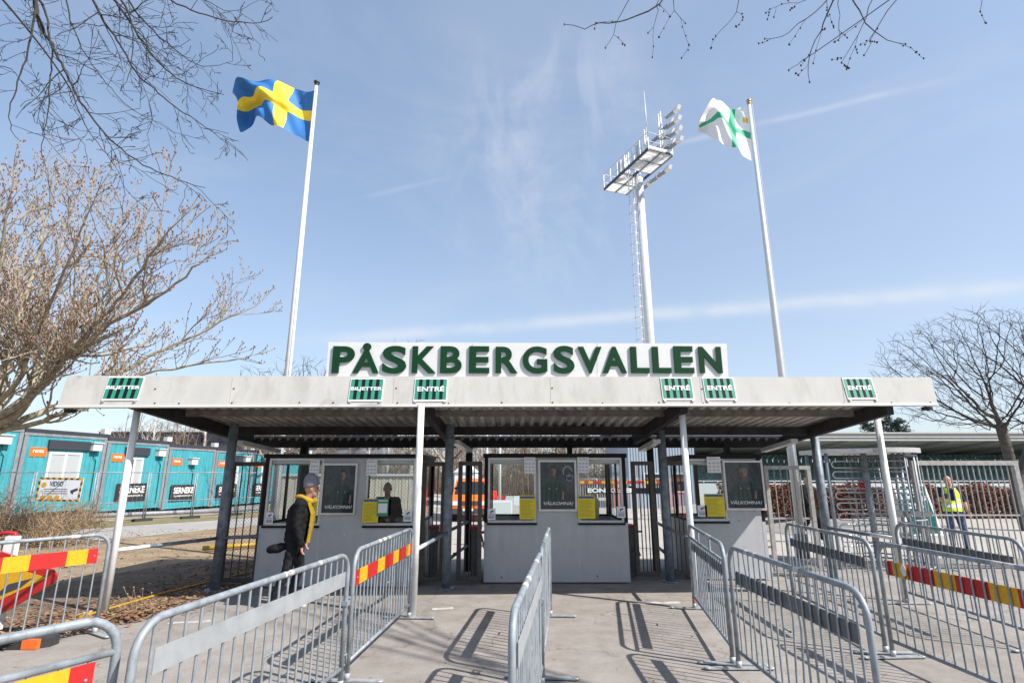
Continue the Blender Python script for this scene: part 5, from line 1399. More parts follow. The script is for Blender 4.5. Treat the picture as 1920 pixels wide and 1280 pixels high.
# ------------------------------------------------------------------ things in the yard behind the booths
def van():
    P = at(878, 978, 26); x = P.x; y = 26; z = H(x, y); W_ = 1.62
    v = thing('orange_van', 'orange van parked nose-on behind the narrow gates', 'van', (x, y + 2, z)); w = W_ / 2
    prof = [(0, .38), (0, .95), (.08, 1.02), (.55, 1.14), (1.15, 1.82), (1.45, 1.90), (4.2, 1.92), (4.5, 1.75), (4.55, .38)]
    mb = MB(); n = len(prof)
    def sect(k, s): yy, zz = prof[k]; ww = w * (1 if zz < 1.2 else 1 - .13 * (zz - 1.2) / .7); return (x + s * ww, y + yy, z + zz)
    vs = [sect(k, -1) for k in range(n)] + [sect(k, 1) for k in range(n)]
    mb.add(vs, [tuple(range(n)), tuple(reversed(range(n, 2 * n)))] + [(i, n + i, n + (i + 1) % n, (i + 1) % n) for i in range(n)])
    mb.build('body', 'van_orange', v)
    def quad(mb, u0, u1, a, b, o): # on the nose slope between profile fractions
        pass
    mb = MB(); A = Vector((x, y + .60, z + 1.2)); B = Vector((x, y + 1.12, z + 1.78)); d = (B - A); nn = Vector((0, -d.z, d.y)).normalized()
    mb.prism([A + nn * .004 + Vector((-w * .90, 0, 0)), A + nn * .004 + Vector((w * .90, 0, 0)), B + nn * .004 + Vector((w * .80, 0, 0)), B + nn * .004 + Vector((-w * .80, 0, 0))], nn * .004); mb.build('windscreen', 'dark_glass', v)
    mb = MB(); mb.box((x - w * .6, y - .012, z + .74), (x + w * .6, y - .001, z + .92)); mb.build('grille', 'ink', v)
    for s in (-1, 1):
        mb = MB(); mb.box((x + s * w * .62, y - .02, z + .74), (x + s * w * .95, y - .001, z + .93)) if s > 0 else mb.box((x - w * .95, y - .02, z + .74), (x - w * .62, y - .001, z + .93)); mb.build('headlight', 'lamp_clear', v)
        mb = MB(); mb.tube([(x + s * (w - .2), y + .75, z + .31), (x + s * (w + .0), y + .75, z + .31)], .31, 18); mb.build('wheel', 'tyre', v)
        mb = MB(); mb.tube([(x + s * (w - .2), y + 3.6, z + .31), (x + s * (w + .0), y + 3.6, z + .31)], .31, 18); mb.build('wheel', 'tyre', v)
        mb = MB(); mb.box((x + s * (w + .12) - .1, y + .9, z + 1.18), (x + s * (w + .12) + .1, y + 1.0, z + 1.42)); mb.build('mirror', 'ink', v)
    mb = MB(); mb.box((x - w * 1.01, y - .1, z + .36), (x + w * 1.01, y - .021, z + .6)); mb.build('bumper', 'ink', v)
    mb = MB(); mb.box((x - .26, y - .115, z + .5), (x + .26, y - .103, z + .61)); mb.build('number_plate', 'sign_white', v)
van()
p = at(938, 982, 14.6); a_board((p.x, 14.6, H(p.x, 14.6)), .62, 1.18, 0, 'white pavement sign standing behind the left window of the middle booth', 'wall_board', [], edge='tent')

def far_barriers():
    Y = 27.5
    for i, (a, b) in enumerate([(1080, 1120), (1121, 1160), (1161, 1200), (1201, 1240)]):
        pa, pb = at(a, 930, Y), at(b, 930, Y); z = H(pa.x, Y); hh = at(a, 897, Y).z
        s = thing('yard_barrier', ['crowd barrier', 'second crowd barrier', 'third crowd barrier', 'last crowd barrier'][i] + ' from the left above the lettered banner in the yard', 'barrier', (pa.x, Y, z), 'far barriers in the yard')
        mb = MB(); U = Vector((0, 0, 1)); A = Vector((pa.x, Y, z)); B = Vector((pb.x, Y, z)); A2 = Vector((pa.x, Y, hh)); B2 = Vector((pb.x, Y, hh))
        mb.tube([A, A2, B2, B], .03, 6); mb.tube([A + U * .2, B + U * .2], .02, 6); n = 9
        for k in range(1, n): q = A + (B - A) * k / n; mb.tube([q + U * .2, Vector((q.x, Y, hh))], .014, 4, False)
        mb.build('frame', 'wall_board', s)
        mb = MB(); n = 5
        for k in range(n): mb.cur = k % 2; q0 = A2 + (B2 - A2) * (k / n); q1 = A2 + (B2 - A2) * ((k + 1) / n); mb.box((q0.x, Y - .05, hh - .24), (q1.x, Y - .035, hh - .1))
        mb.build('striped_plate', ['reflect_red', 'reflect_yellow'], s)
    a = at(1098, 925, 26.8); b = at(1242, 914, 26.8); s = thing('lettered_banner', 'dark banner with broken white letters hung low in front of the yard barriers', 'banner', (a.x, 26.8, H(a.x, 26.8)))
    mb = MB(); mb.box((a.x, 26.8, a.z), (b.x, 26.82, b.z)); mb.build('cloth', 'charcoal', s)
    mb = MB(); put_text(mb, 'EON KR:SER', (a.x + .1, 26.8, a.z + .04), (1, 0, 0), (0, 0, 1), (b.x - a.x) * .62, (b.z - a.z) * .8, .004, .001, .05); mb.build('lettering', 'sign_white', s)
    mb = MB()
    for x in (a.x + .1, b.x - .1): mb.box((x - .03, 26.83, H(x, 26.8)), (x + .03, 26.88, b.z)); 
    mb.build('pole', 'galv', s)
    for i, (xa, xb, m) in enumerate([(930, 949, 'reflect_red'), (949, 963, 'wall_board'), (963, 976, 'tent')]):
        a = at(xa, 927, 40); b = at(xb, 917, 40); zz = H(a.x, 40); mb = MB(); mb.box((a.x, 40, zz), (b.x - .05, 40.1, zz + .62)); tag(mb.build('hoarding', m, origin=(a.x, 40, zz)), ['red', 'white', 'grey-green'][i] + ' advertising hoarding at the far side of the yard', 'hoarding', 'hoardings at the far side of the yard')
far_barriers()
def misc_yard():
    # plank wall seen through the left booth
    a = at(508, 985, 16); b = at(792, 892, 16); s = thing('plank_wall', 'pale upright plank wall seen through the left booth windows', 'wall', (a.x, 16, 0))
    mb = MB(); n = 44
    for k in range(n): x0 = a.x + (b.x - a.x) * k / n; mb.box((x0, 16 + .01 * (k % 2), 0), (x0 + (b.x - a.x) / n - .008, 16.05, b.z)); 
    mb.build('planks', 'planks', s)
    mb = MB(); mb.box((a.x, 15.96, b.z), (b.x, 16.08, b.z + .06)); mb.build('cap', 'wall_board', s)
    # red vertical banner
    a = at(795, 975, 20); b = at(806, 917, 20); s = thing('beach_flag', 'narrow red upright banner beside the plank wall', 'banner', (a.x, 20, H(a.x, 20)))
    mb = MB(); mb.prism([(a.x, 20, a.z), (b.x, 20, a.z), (b.x, 20.03, b.z - .1), (b.x - .1, 20.05, b.z), (a.x, 20.02, b.z)], (0, .015, 0)); mb.build('cloth', 'red_cloth', s)
    mb = MB(); mb.tube([(a.x - .02, 20, H(a.x, 20)), (a.x - .02, 20, b.z)], .015, 6); mb.build('pole', 'galv', s)
    # small gabled tent
    Y = 38; a = at(852, 905, Y); b = at(890, 885, Y); pk = at(871, 866, Y); z = H(a.x, Y); s = thing('gabled_tent', 'pale grey gabled tent behind the orange van', 'tent', (a.x, Y, z))
    mb = MB(); mb.box((a.x, Y, z), (b.x, Y + 4, b.z)); mb.build('wall', 'tent', s)
    mb = MB(); mb.prism([(a.x - .1, Y - .1, b.z), (b.x + .1, Y - .1, b.z), ((a.x + b.x) / 2, Y - .1, pk.z)], (0, 4.3, 0)); mb.build('roof', 'tent', s)
    # white light poles
    for px, lab in ((937, 'slim white lamp post seen through the left window of the middle booth'), (912, 'slim white lamp post just left of the middle booth')):
        Y = 34; a = at(px, 926, Y); s = thing('lamp_post', lab, 'lamp post', (a.x, Y, H(a.x, Y)), 'slim white lamp posts in the yard')
        mb = MB(); mb.tube([(a.x, Y, H(a.x, Y)), (a.x, Y, 6)], [.09, .06], 8); mb.build('post', 'white_paint', s)
        mb = MB(); mb.box((a.x - .1, Y - .5, 6), (a.x + .1, Y + .05, 6.1)); mb.build('lamp_head', 'alu', s)
    # pale clubhouse partly hidden right of the middle booth
    Y = 36; a = at(1178, 900, Y); b = at(1300, 830, Y); s = thing('club_house', 'pale grey house with upright boards right of the middle booth', 'building', (a.x, Y, H(a.x, Y)))
    zz = H(a.x, Y); mb = MB(); mb.box((a.x, Y, zz), (b.x, Y + 8, 4.6)); n = 24
    for k in range(n): x = a.x + (b.x - a.x) * (k + .3) / n; mb.box((x, Y - .03, zz), (x + .05, Y, 4.6))
    mb.build('wall', 'blue_grey', s)
    mb = MB(); mb.prism([(a.x - .4, Y - .4, 4.6), (a.x - .4, Y + 8.4, 4.6), (a.x - .4, Y + 4, 5.4)], (b.x - a.x + .8, 0, 0)); mb.build('roof', 'roof_dark', s)
    for k in range(2):
        x = a.x + 1 + k * 1.9; mb = MB(); pane_frame(mb, x, x + 1.1, zz + 1.0, zz + 2.2, Y - .05, .07, .05); w_ = mb.build('window', 'white_paint', s); mb = MB(); mb.box((x + .07, Y - .045, zz + 1.07), (x + 1.03, Y - .035, zz + 2.13)); mb.build('pane', 'dark_glass', w_)
misc_yard()

def chain_link():
    Y = 11.9; x0 = -6.1; x1 = -1.7; h = 2.0; s = thing('chain_link_fence', 'dark diamond wire fence behind the left gate and booth', 'fence', (x0, Y, 0)); mb = MB()
    for x in (x0, -4.0, x1): mb.tube([(x, Y, 0), (x, Y, h)], .03, 8)
    mb.tube([(x0, Y, h), (x1, Y, h)], .02, 6); mb.build('fence_frame', 'galv_dark', s)
    mb = MB(); st = .075
    k = -h
    while k < x1 - x0:
        for sg in (1, -1):
            a = (k, 0); b = (k + h, h)
            pa = max(0, -k); pb = min(h, x1 - x0 - k)
            if pb > pa:
                xa, xb = k + pa, k + pb
                if sg > 0: mb.tube([(x0 + xa, Y, pa), (x0 + xb, Y, pb)], .0022, 3, False)
                else: mb.tube([(x0 + xa, Y + .004, h - pa), (x0 + xb, Y + .004, h - pb)], .0022, 3, False)
        k += st
    mb.build('wire_mesh', 'chain_link', s)
chain_link()

# brushwood at the left
def brush():
    r = random.Random(31)
    for i, (px, py, sc, lab) in enumerate(((40, 1000, 1.0, 'tangled bare shrub at the left edge in front of the camera board'), (130, 990, .8, 'low bare shrub below the striped camera board'), (-30, 1030, 1.2, 'bare shrub spreading behind the arrow board'), (90, 1022, .7, 'small bare shrub behind the left edge barrier'))):
        g = gr(px, py); mb = MB(); st = MB()
        for k in range(150):
            a = r.uniform(0, 6.28); el = r.uniform(.15, 1.3); ln = r.uniform(.6, 1.7) * sc; d = Vector((math.cos(a) * math.cos(el), math.sin(a) * math.cos(el) * .8, math.sin(el))); p = g + Vector((r.gauss(0, .5), r.gauss(0, .3), 0)) * sc
            m = p + d * ln * .5 + Vector((r.gauss(0, .06), r.gauss(0, .06), .05)); q = p + d * ln + Vector((r.gauss(0, .1), r.gauss(0, .1), -.12 * ln))
            (st if k < 20 else mb).tube([p, m, q], [.011, .008, .004], 3, False)
            for w in range(3):
                f = r.uniform(.3, 1); b = m + (q - m) * f; mb.tube([b, b + Vector((r.gauss(0, .16), r.gauss(0, .16), r.gauss(.02, .14)))], [.005, .003], 3, False)
        t = thing('bare_shrub', lab, 'shrub', g, 'bare shrubs at the left'); st.build('stems', 'bark_brown', t); mb.build('twigs', 'leaf_pale', t)
    g = gr(250, 1150); mb = MB()
    for k in range(9):
        p = Vector((g.x + r.gauss(0, .1), g.y + r.gauss(0, .06), 0)); q = p + Vector((r.gauss(-.03, .06), 0, r.uniform(.15, .45))); mb.tube([p, (p + q) / 2 + Vector((.01, 0, 0)), q], [.004, .003, .002], 3); mb.ball(q, .012, 5, 4)
    tag(mb.build('dry_weed', 'leaf_pale', origin=g), 'dry straw-coloured weed in the leaves by the left white post', 'plant')
brush()

# ------------------------------------------------------------------ woods behind
def woods():
    r = random.Random(17); mb = MB()
    def sapling(x, y, h, m):
        mb.cur = m; z = H(x, y); top = Vector((x + r.gauss(0, .3), y, z + h)); b = Vector((x, y, z)); mid = (b + top) / 2 + Vector((r.gauss(0, .15), 0, 0))
        mb.tube([b, mid, top], [.085 + .008 * h, .06, .02], 4, False)
        for k in range(16):
            f = r.uniform(.15, .97); p = b + (top - b) * f; a = r.uniform(0, 6.28); ln = r.uniform(.8, 2.4) * (1.1 - f * .6); d = Vector((math.cos(a), math.sin(a) * .6, r.uniform(.3, 1.3))).normalized(); q = p + d * ln
            mb.tube([p, q], [.03, .012], 3, False)
            for w in range(4):
                s = p + (q - p) * r.uniform(.25, 1); e = s + (d + Vector((r.gauss(0, .6), r.gauss(0, .5), r.gauss(.2, .5)))).normalized() * r.uniform(.4, 1.2); mb.tube([s, e], [.014, .007], 3, False)
    for i in range(380):
        y = r.uniform(53, 84); x = r.uniform(-42, 15 + (y - 53) * .1); sapling(x, y, r.uniform(4.5, 9.2), 0 if r.random() < .9 else 1)
    for i in range(140):
        y = r.uniform(60, 90); x = r.uniform(15, 80); sapling(x, y, r.uniform(3.5, 5.6), 0)
    tag(mb.build('woods', ['wood_mass', 'birch']), 'brown leafless wood forming a soft band behind the yard', 'wood', kind='stuff')
    mb = MB()
    for i in range(15000):                 # scrub between the trunks
        x = r.uniform(-45, 17); y = r.uniform(52.5, 68); h = r.uniform(.4, 2.6); z = H(x, y); mb.tube([(x, y, z), (x + r.gauss(0, .35), y, z + h)], [.03, .012], 3, False)
    tag(mb.build('undergrowth', 'wood_mass'), 'brown scrub between the trunks of the far wood', 'undergrowth', kind='stuff')
woods()
specs = [(-14.5, 33, 8.6, 3.0, 'bare tree rising behind the letter S of the name sign'), (-6.6, 36, 10.6, 3.3, 'tallest bare tree whose twig tips show over the letter K'), (-3.6, 31, 7.4, 2.7, 'bare tree between the left and middle booths behind the van'), (4.2, 42, 8.2, 3.2, 'bare tree seen above the right half of the middle booth'), (-11, 29, 7.8, 2.8, 'bare tree directly behind the left booth'), (9.5, 44, 8.8, 3.0, 'bare tree behind the pale grey house')]
for i, (x, y, h, rx, lab) in enumerate(specs):
    crown_tree('bare_tree', lab, (x, y, H(x, y)), h, rx, h * .28, 420, 40 + i, 'bark', 'bark_brown', tip=.013, rmax=.17, step=.36, thr=.05, group='bare trees behind the booths')
def conifer(px, D, top, label):
    p = at(px, 800, D); r = random.Random(int(px)); t = thing('pine_tree', label, 'tree', (p.x, D, 0), 'pines over the grandstand roof'); h = at(px, top, D).z
    mb = MB(); mb.tube([(p.x, D, 0), (p.x, D, h)], [.25, .05], 6); mb.build('trunk', 'bark_brown', t)
    mb = MB()
    for k in range(34):
        z = h * (.45 + .55 * (k / 34)); ln = (h - z) * .42 + .5; a = r.uniform(0, 6.28); q = Vector((p.x + math.cos(a) * ln, D + math.sin(a) * ln, z + r.uniform(-.2, .3)))
        for w in range(60):
            f = r.uniform(.15, 1); c = Vector((p.x, D, z)) + (q - Vector((p.x, D, z))) * f + Vector((r.gauss(0, .18), r.gauss(0, .18), r.gauss(0, .14))); e = Vector((r.gauss(0, 1), r.gauss(0, 1), r.gauss(.3, .6))).normalized() * .22; g = Vector((r.gauss(0, 1), r.gauss(0, 1), r.gauss(0, 1))).normalized() * .06
            mb.add([c - e, c + g, c + e, c - g], [(0, 1, 2, 3)])
    mb.build('crown', 'needles', t)
conifer(1628, 66, 791, 'rounded pine showing over the grandstand roof left of the last white post')
conifer(1662, 68, 782, 'spiky pine just right of the last white post over the grandstand roof')
conifer(1685, 66, 786, 'smaller spiky pine rightmost over the grandstand roof')

# ------------------------------------------------------------------ people
def loft_ball(c, r):
    mb = MB(); mb.ball(c, r, 14, 10); return mb.v, mb.f
def person(label, pos, rz, J, mats, voxel=.011, extra=None, scale=1., name='person'):
    """J: joints in local metres, facing -Y; one continuous skin made by fusing tapered limbs"""
    prims = []; bulk = J.get('bulk', 1.)
    def cap(p, q, a, b, lab, flat=1., side=None):
        if lab == 'top': a *= bulk; b *= bulk; flat = min(1, flat * (1 + (bulk - 1) * .8))
        prims.append((Vector(p), Vector(q), a, b, lab, flat, side))
    sh = J['shoulder']; X = Vector((1, 0, 0))
    hips = Vector(J['hip']); chest = Vector(J['chest']); neck = Vector(J['neck']); head = Vector(J['head'])
    cap(hips + Vector((-.07, 0, 0)), hips + Vector((.07, 0, 0)), .115, .115, 'leg')
    cap(hips + Vector((0, 0, .03)), (hips + chest) / 2, .165, .165, J.get('waist', 'top'), .72)
    cap((hips + chest) / 2, chest, .165, .18, 'top', .72)
    cap(chest, neck + Vector((0, 0, -.10)), .18, .12, 'top', .62)
    SL = Vector(J['sl']); SR = Vector(J['sr'])
    cap(SL, SR, .078, .078, 'top'); 
    cap(neck + Vector((0, 0, -.08)), head + Vector((0, .01, -.06)), .058, .056, 'skin')
    for s, S_ in (('l', SL), ('r', SR)):
        E = Vector(J['e' + s]); Wr = Vector(J['w' + s]); fd = (Wr - E).normalized()
        cap(S_, E, .070, .056, 'top'); slv = J.get('sleeve', 'top')
        cap(E, Wr, .053, .042 if slv == 'top' else .032, slv)
        hd = Vector(J.get('hd' + s, fd)).normalized(); palm = Wr + hd * .085
        side = hd.cross(Vector((0, 1, 0))); 
        if side.length < .2: side = hd.cross(Vector((1, 0, 0)))
        side.normalize(); thick = hd.cross(side)
        cap(Wr, palm, .030, .036, 'skin', .6, side)
        for k, (o, ln) in enumerate(((-.03, .062), (-.01, .072), (.01, .068), (.03, .052))):
            a = palm + side * o; b = a + hd * ln * .55 + thick * .006; c = b + (hd * .6 + thick * .8).normalized() * ln * .5
            cap(a, b, .0095, .009, 'skin'); cap(b, c, .009, .008, 'skin')
        tb = Wr + hd * .03 + side * .032; cap(tb, tb + (hd * .7 + side * .7).normalized() * .05, .012, .0095, 'skin')
    for s in 'lr':
        Hp = Vector(J['h' + s]); K = Vector(J['k' + s]); A = Vector(J['a' + s]); T = Vector(J['t' + s])
        cap(Hp, K, .098, .070, 'leg'); cap(K, A + Vector((0, 0, .03)), .068, .055, 'leg')
        cap(A + Vector((0, 0, -.02)), A + Vector((0, 0, -.035)), .045, .045, 'shoe'); cap(A + Vector((0, 0, -.045)), T, .045, .034, 'shoe')
    ft = Vector(J.get('face', (0, -1, 0))).normalized(); lat = ft.cross(Vector((0, 0, 1))).normalized(); up = Vector((0, 0, 1))
    geo = MB()
    def addcap(p, q, a, b, flat, side):
        d = q - p; L_ = d.length; t = d.normalized() if L_ > 1e-6 else Vector((0, 0, 1))
        sd = side if side is not None else (X - t * X.dot(t)); 
        if sd.length < .05: sd = t.orthogonal()
        sd = sd.normalized(); bt = t.cross(sd); n = 14; rings = []
        for k in range(5): th = math.pi / 2 * k / 5; rings.append((p - t * a * math.cos(th) * min(1, flat + .3), a * math.sin(th) if k else a * .05))
        rings.append((p, a)); rings.append((q, b))
        for k in range(1, 6): th = math.pi / 2 * k / 5; rings.append((q + t * b * math.sin(th) * min(1, flat + .3), b * math.cos(th) if k < 5 else b * .05))
        vs = []; fs = []
        for c, r_ in rings:
            for k in range(n): an = 2 * math.pi * k / n; vs.append(c + sd * math.cos(an) * r_ + bt * math.sin(an) * r_ * flat)
        for i in range(len(rings) - 1):
            for k in range(n): fs.append((i * n + k, i * n + (k + 1) % n, (i + 1) * n + (k + 1) % n, (i + 1) * n + k))
        fs.append(tuple(reversed(range(n)))); fs.append(tuple((len(rings) - 1) * n + k for k in range(n)))
        geo.add(vs, fs)
    for p, q, a, b, lab, flat, side in prims: addcap(p, q, a, b, flat, side)
    # skull, jaw, nose, ears
    def oball(c, rx, ry, rz_):
        o = len(geo.v); geo.ball((0, 0, 0), (rx, ry, rz_), 16, 12)
        for i in range(o, len(geo.v)): v = geo.v[i]; geo.v[i] = tuple(c + lat * v[0] + ft * v[1] + up * v[2])
    oball(head + Vector((0, 0, .015)) - ft * .01, .076, .096, .108); oball(head + ft * .03 - up * .06, .056, .062, .06)
    geo.smooth = True
    addcap(head + ft * .088 + up * .008, head + ft * .104 - up * .018, .010, .015, 1., None)
    for s in (-1, 1): oball(head + lat * s * .077 - up * .005, .012, .02, .032)
    addcap(head + ft * .078 - up * .047 - lat * .02, head + ft * .078 - up * .047 + lat * .02, .012, .012, .7, None)
    me = geo.mesh('raw', 'skin'); ob = bpy.data.objects.new('raw', me); COL.objects.link(ob)
    md = ob.modifiers.new('r', 'REMESH'); md.mode = 'VOXEL'; md.voxel_size = voxel; md.use_smooth_shade = True
    sm = ob.modifiers.new('s', 'SMOOTH'); sm.iterations = 3; sm.factor = .5
    dg = bpy.context.evaluated_depsgraph_get(); body = bpy.data.meshes.new_from_object(ob.evaluated_get(dg)); bpy.data.objects.remove(ob); bpy.data.meshes.remove(me)
    body.name = 'body'; order = ['skin', 'top', 'leg', 'shoe', 'hair']; body.materials.clear()
    for k in order: body.materials.append(MATS[mats[k]])
    n = len(body.polygons); C = np.zeros(n * 3); body.polygons.foreach_get('center', C); C = C.reshape(-1, 3)
    best = np.full(n, 1e9); lab = np.zeros(n, int)
    for p, q, a, b, lb, flat, side in prims:
        p_ = np.array(p); d = np.array(q - p); L2 = (d * d).sum() + 1e-9; t = np.clip(((C - p_) @ d) / L2, 0, 1); dist = np.linalg.norm(C - p_ - t[:, None] * d, axis=1) - (a + (b - a) * t) * (1 if flat == 1 else .85); up_ = dist < best; best[up_] = dist[up_]; lab[up_] = order.index(lb)
    h_ = np.array(head); dh = np.linalg.norm(C - h_, axis=1); isH = (dh < .16) & (C[:, 2] > h_[2] - .10); lab[isH] = 0
    if J.get('hairline') is not None:
        ftn = np.array(ft); f = (C - h_) @ ftn; hz = (C[:, 2] - h_[2]); lab[isH & ((hz > J['hairline'] + .0 * f) | ((f < -.03) & (hz > -.05))) & ~((f > .05) & (hz < .07))] = 4
    if J.get('beard'): 
        ftn = np.array(ft); f = (C - h_) @ ftn; hz = (C[:, 2] - h_[2]); lab[isH & (hz < -.035) & (f > -.02)] = 4
    nv = len(body.vertices); co = np.zeros(nv * 3); body.vertices.foreach_get('co', co); co = co.reshape(-1, 3); nn = np.zeros(nv * 3); body.vertices.foreach_get('normal', nn); nn = nn.reshape(-1, 3)
    lv = np.zeros(nv, int); loops = np.zeros(len(body.loops), int); body.loops.foreach_get('vertex_index', loops); lt_ = np.zeros(n, int); body.polygons.foreach_get('loop_total', lt_); lv[loops] = np.repeat(lab, lt_)
    cl = ((lv == 1) | (lv == 2)).astype(float)[:, None]
    fold = np.sin(co[:, 2] * 48 + co[:, 0] * 31 + np.sin(co[:, 1] * 37) * 1.6) * np.sin(co[:, 2] * 17 - co[:, 0] * 23 + 1.3) + .5 * np.sin(co[:, 2] * 80 + co[:, 1] * 60 + co[:, 0] * 25)
    co += nn * cl * (fold * .0038)[:, None]; body.vertices.foreach_set('co', co.ravel())
    body.polygons.foreach_set('material_index', lab.astype(np.int32)); body.polygons.foreach_set('use_smooth', np.ones(n, bool)); body.update()
    t = thing(name, label, 'person', pos, None, rz); t.scale = (scale,) * 3
    o = bpy.data.objects.new('body', body); COL.objects.link(o); o.parent = t
    # eyes and brows
    mb = MB()
    for s in (-1, 1):
        c = head + ft * .082 + lat * s * .030 + up * .012; mb.ball(c, (.011, .011, .007), 8, 6); mb.ball(c + up * .022, (.016, .008, .004), 8, 5)
    mb.build('eyes', 'hair_dark', t, local=True)
    if extra: extra(t, head, ft, lat, up)
    return t
STAND = dict(shoulder=.19, hip=(0, 0, .93), chest=(0, 0, 1.24), neck=(0, 0, 1.47), head=(0, -.02, 1.63), sl=(.17, 0, 1.40), sr=(-.17, 0, 1.40), el=(.24, .02, 1.12), er=(-.24, .02, 1.12), wl=(.26, -.05, .88), wr=(-.26, -.05, .88),
             hl=(.09, 0, .90), hr=(-.09, 0, .90), kl=(.11, -.02, .50), kr=(-.11, -.02, .50), al=(.11, .03, .09), ar=(-.11, .03, .09), tl=(.14, -.14, .035), tr=(-.14, -.14, .035))
# man with beanie at the left booth: faces right (+X), leaning a little
def visitor_extra(t, head, ft, lat, up):
    mb = MB(); c = head + up * .075 - ft * .012; n = 20; rings = []; tilt = (up * .97 - ft * .24).normalized(); fr = (ft - tilt * ft.dot(tilt)).normalized(); lt = tilt.cross(fr)
    prof = [(-.035, .101, .113), (-.02, .106, .118), (.02, .104, .115), (.028, .100, .111), (.06, .096, .106), (.10, .080, .090), (.135, .055, .064), (.155, .03, .035), (.162, .004, .004)]
    vs = []
    for z, a, b in prof:
        for k in range(n): an = 2 * math.pi * k / n; w = 1 + .015 * math.sin(an * 10) if z > .025 else 1; vs.append(c + tilt * z + lt * math.cos(an) * a * w + fr * math.sin(an) * b * w)
    fs = [(i * n + k, i * n + (k + 1) % n, (i + 1) * n + (k + 1) % n, (i + 1) * n + k) for i in range(len(prof) - 1) for k in range(n)]
    mb.smooth = True; mb.add(vs, fs); mb.build('beanie', 'beanie', t, local=True)
    nk = Vector((0, -.06, 1.47)); mb = MB(); pts = []
    for k in range(17): an = 2 * math.pi * k / 16; pts.append(nk + Vector((.108 * math.cos(an), .118 * math.sin(an) - .02, .035 * math.sin(an) + .01 * math.sin(3 * an))))
    mb.tube(pts, .040, 10, False)
    for x, ys, zb in ((-.085, (-.13, -.19, -.185, -.165), .88), (.055, (-.13, -.19, -.185, -.17), .99)):
        prof = [(x + .015, ys[0], 1.44), (x, ys[1], 1.27), (x - .005, ys[2], 1.07), (x - .012, ys[3], zb)]
        for i in range(3):
            a, b = Vector(prof[i]), Vector(prof[i + 1]); mb.obox((a + b) / 2, Vector((.06, 0, 0)), (b - a) / 2 * 1.02, Vector((0, .022, 0)))
    mb.build('scarf', 'scarf', t, local=True)
    mb = MB(); mb.tube([(.0, .10, .985), (-.10, .08, .985), (-.155, .0, .985), (-.12, -.08, .985)], .012, 6); mb.build('shirt_hem', 'scarf', t, local=True)
    # white shoe soles and stripes
    mb = MB()
    for A, T in (((-.11, .24, 0), (-.13, .05, 0)), ((.10, .03, 0), (.12, -.16, 0))):
        A = Vector(A); T = Vector(T); mb.obox((A + T) / 2 + Vector((0, 0, .016)), Vector((.048, 0, 0)), (T - A) / 2 * 1.35, Vector((0, 0, .014)))
        mb.obox((A + T) / 2 + Vector((-.046, 0, .055)), Vector((.004, 0, 0)), (T - A) / 2 * .35, Vector((0, .0, .018)))
    mb.build('shoe_sole', 'sign_white', t, local=True)
VJ = dict(STAND, bulk=1.16, hip=(0, .02, .93), chest=(0, -.0, 1.24), neck=(0, -.06, 1.475), head=(0, -.15, 1.61), sl=(.175, -.02, 1.405), sr=(-.175, -.02, 1.405), el=(.22, -.06, 1.12), er=(-.235, .0, 1.11), wl=(.24, -.10, .88), wr=(-.245, -.085, .87), hdr=(.02, -.15, -1),
          hl=(.09, 0, .92), hr=(-.09, .02, .92), kl=(.1, -.06, .52), kr=(-.105, .09, .50), al=(.10, .03, .09), ar=(-.11, .24, .10), tl=(.12, -.14, .04), tr=(-.13, .08, .04), face=(-.12, -1, -.06), beard=True)
g = gr(545, 1140); person('man in black jacket, grey beanie and yellow scarf standing at the left booth', (g.x, g.y, 0), R(106), VJ, dict(skin='skin', top='black_cloth', leg='charcoal', shoe='black_cloth', hair='skin'), .010, visitor_extra, .985)
# his bag strap / black bag hanging behind
q = at(517, 1028, g.y - .1); mb = MB(); mb.ball((q.x, q.y, q.z), (.115, .08, .062), 14, 9); mb.ball((q.x + .08, q.y, q.z + .025), (.09, .07, .055), 12, 8); mb.ball((q.x - .07, q.y + .01, q.z - .012), (.06, .07, .055), 12, 8)
mb.tube([(q.x + .12, q.y, q.z + .03), (q.x + .2, q.y + .05, q.z + .08)], .014, 6); tag(mb.build('waist_bag', 'black_cloth', origin=q), 'black padded bag hanging behind the man with the beanie', 'bag')

def guard_extra(t, head, ft, lat, up):
    mb = MB(); n = 26; prof = [(.90, .195, .150), (1.00, .20, .155), (1.0, .20, .155), (1.08, .20, .155), (1.08, .20, .155), (1.16, .20, .155), (1.2, .2, .153), (1.30, .205, .148), (1.40, .19, .125), (1.46, .14, .10)]
    vs = [(math.cos(2 * math.pi * k / n) * a, math.sin(2 * math.pi * k / n) * b, z) for z, a, b in prof for k in range(n)]
    band = [0, 0, 1, 0, 0, 1, 0, 0, 0]
    mb.smooth = True
    bands = [(0, 0), (1, 1), (2, 0), (3, 1), (4, 1), (5, 0), (6, 0), (7, 0), (8, 0)]
    for i in range(len(prof) - 1):
        mb.cur = 1 if i in (1, 4) else 0
        if i in (1, 3): mb.cur = 1 if i == 3 else 0
    o = 0; mb.v = [tuple(v) for v in vs]
    for i in range(len(prof) - 1):
        for k in range(n):
            an = 2 * math.pi * (k + .5) / n
            if i >= 6 and abs(math.sin(an)) < .45: continue          # arm holes
            if i >= 5 and math.sin(an) < -.8 and i < 9 and abs(math.cos(an)) < .26: continue   # open neck front
            mb.f.append((i * n + k, i * n + (k + 1) % n, (i + 1) * n + (k + 1) % n, (i + 1) * n + k)); mb.m.append(1 if i in (1, 2, 5) else 0); mb.sm.append(True)
    mb.build('safety_vest', ['hivis', 'reflective'], t, local=True)
    mb = MB(); mb.box((-.17, -.27, 1.20), (-.11, -.23, 1.33)); mb.tube([(-.15, -.25, 1.33), (-.15, -.25, 1.43)], .008, 6); mb.build('radio', 'ink', t, local=True)
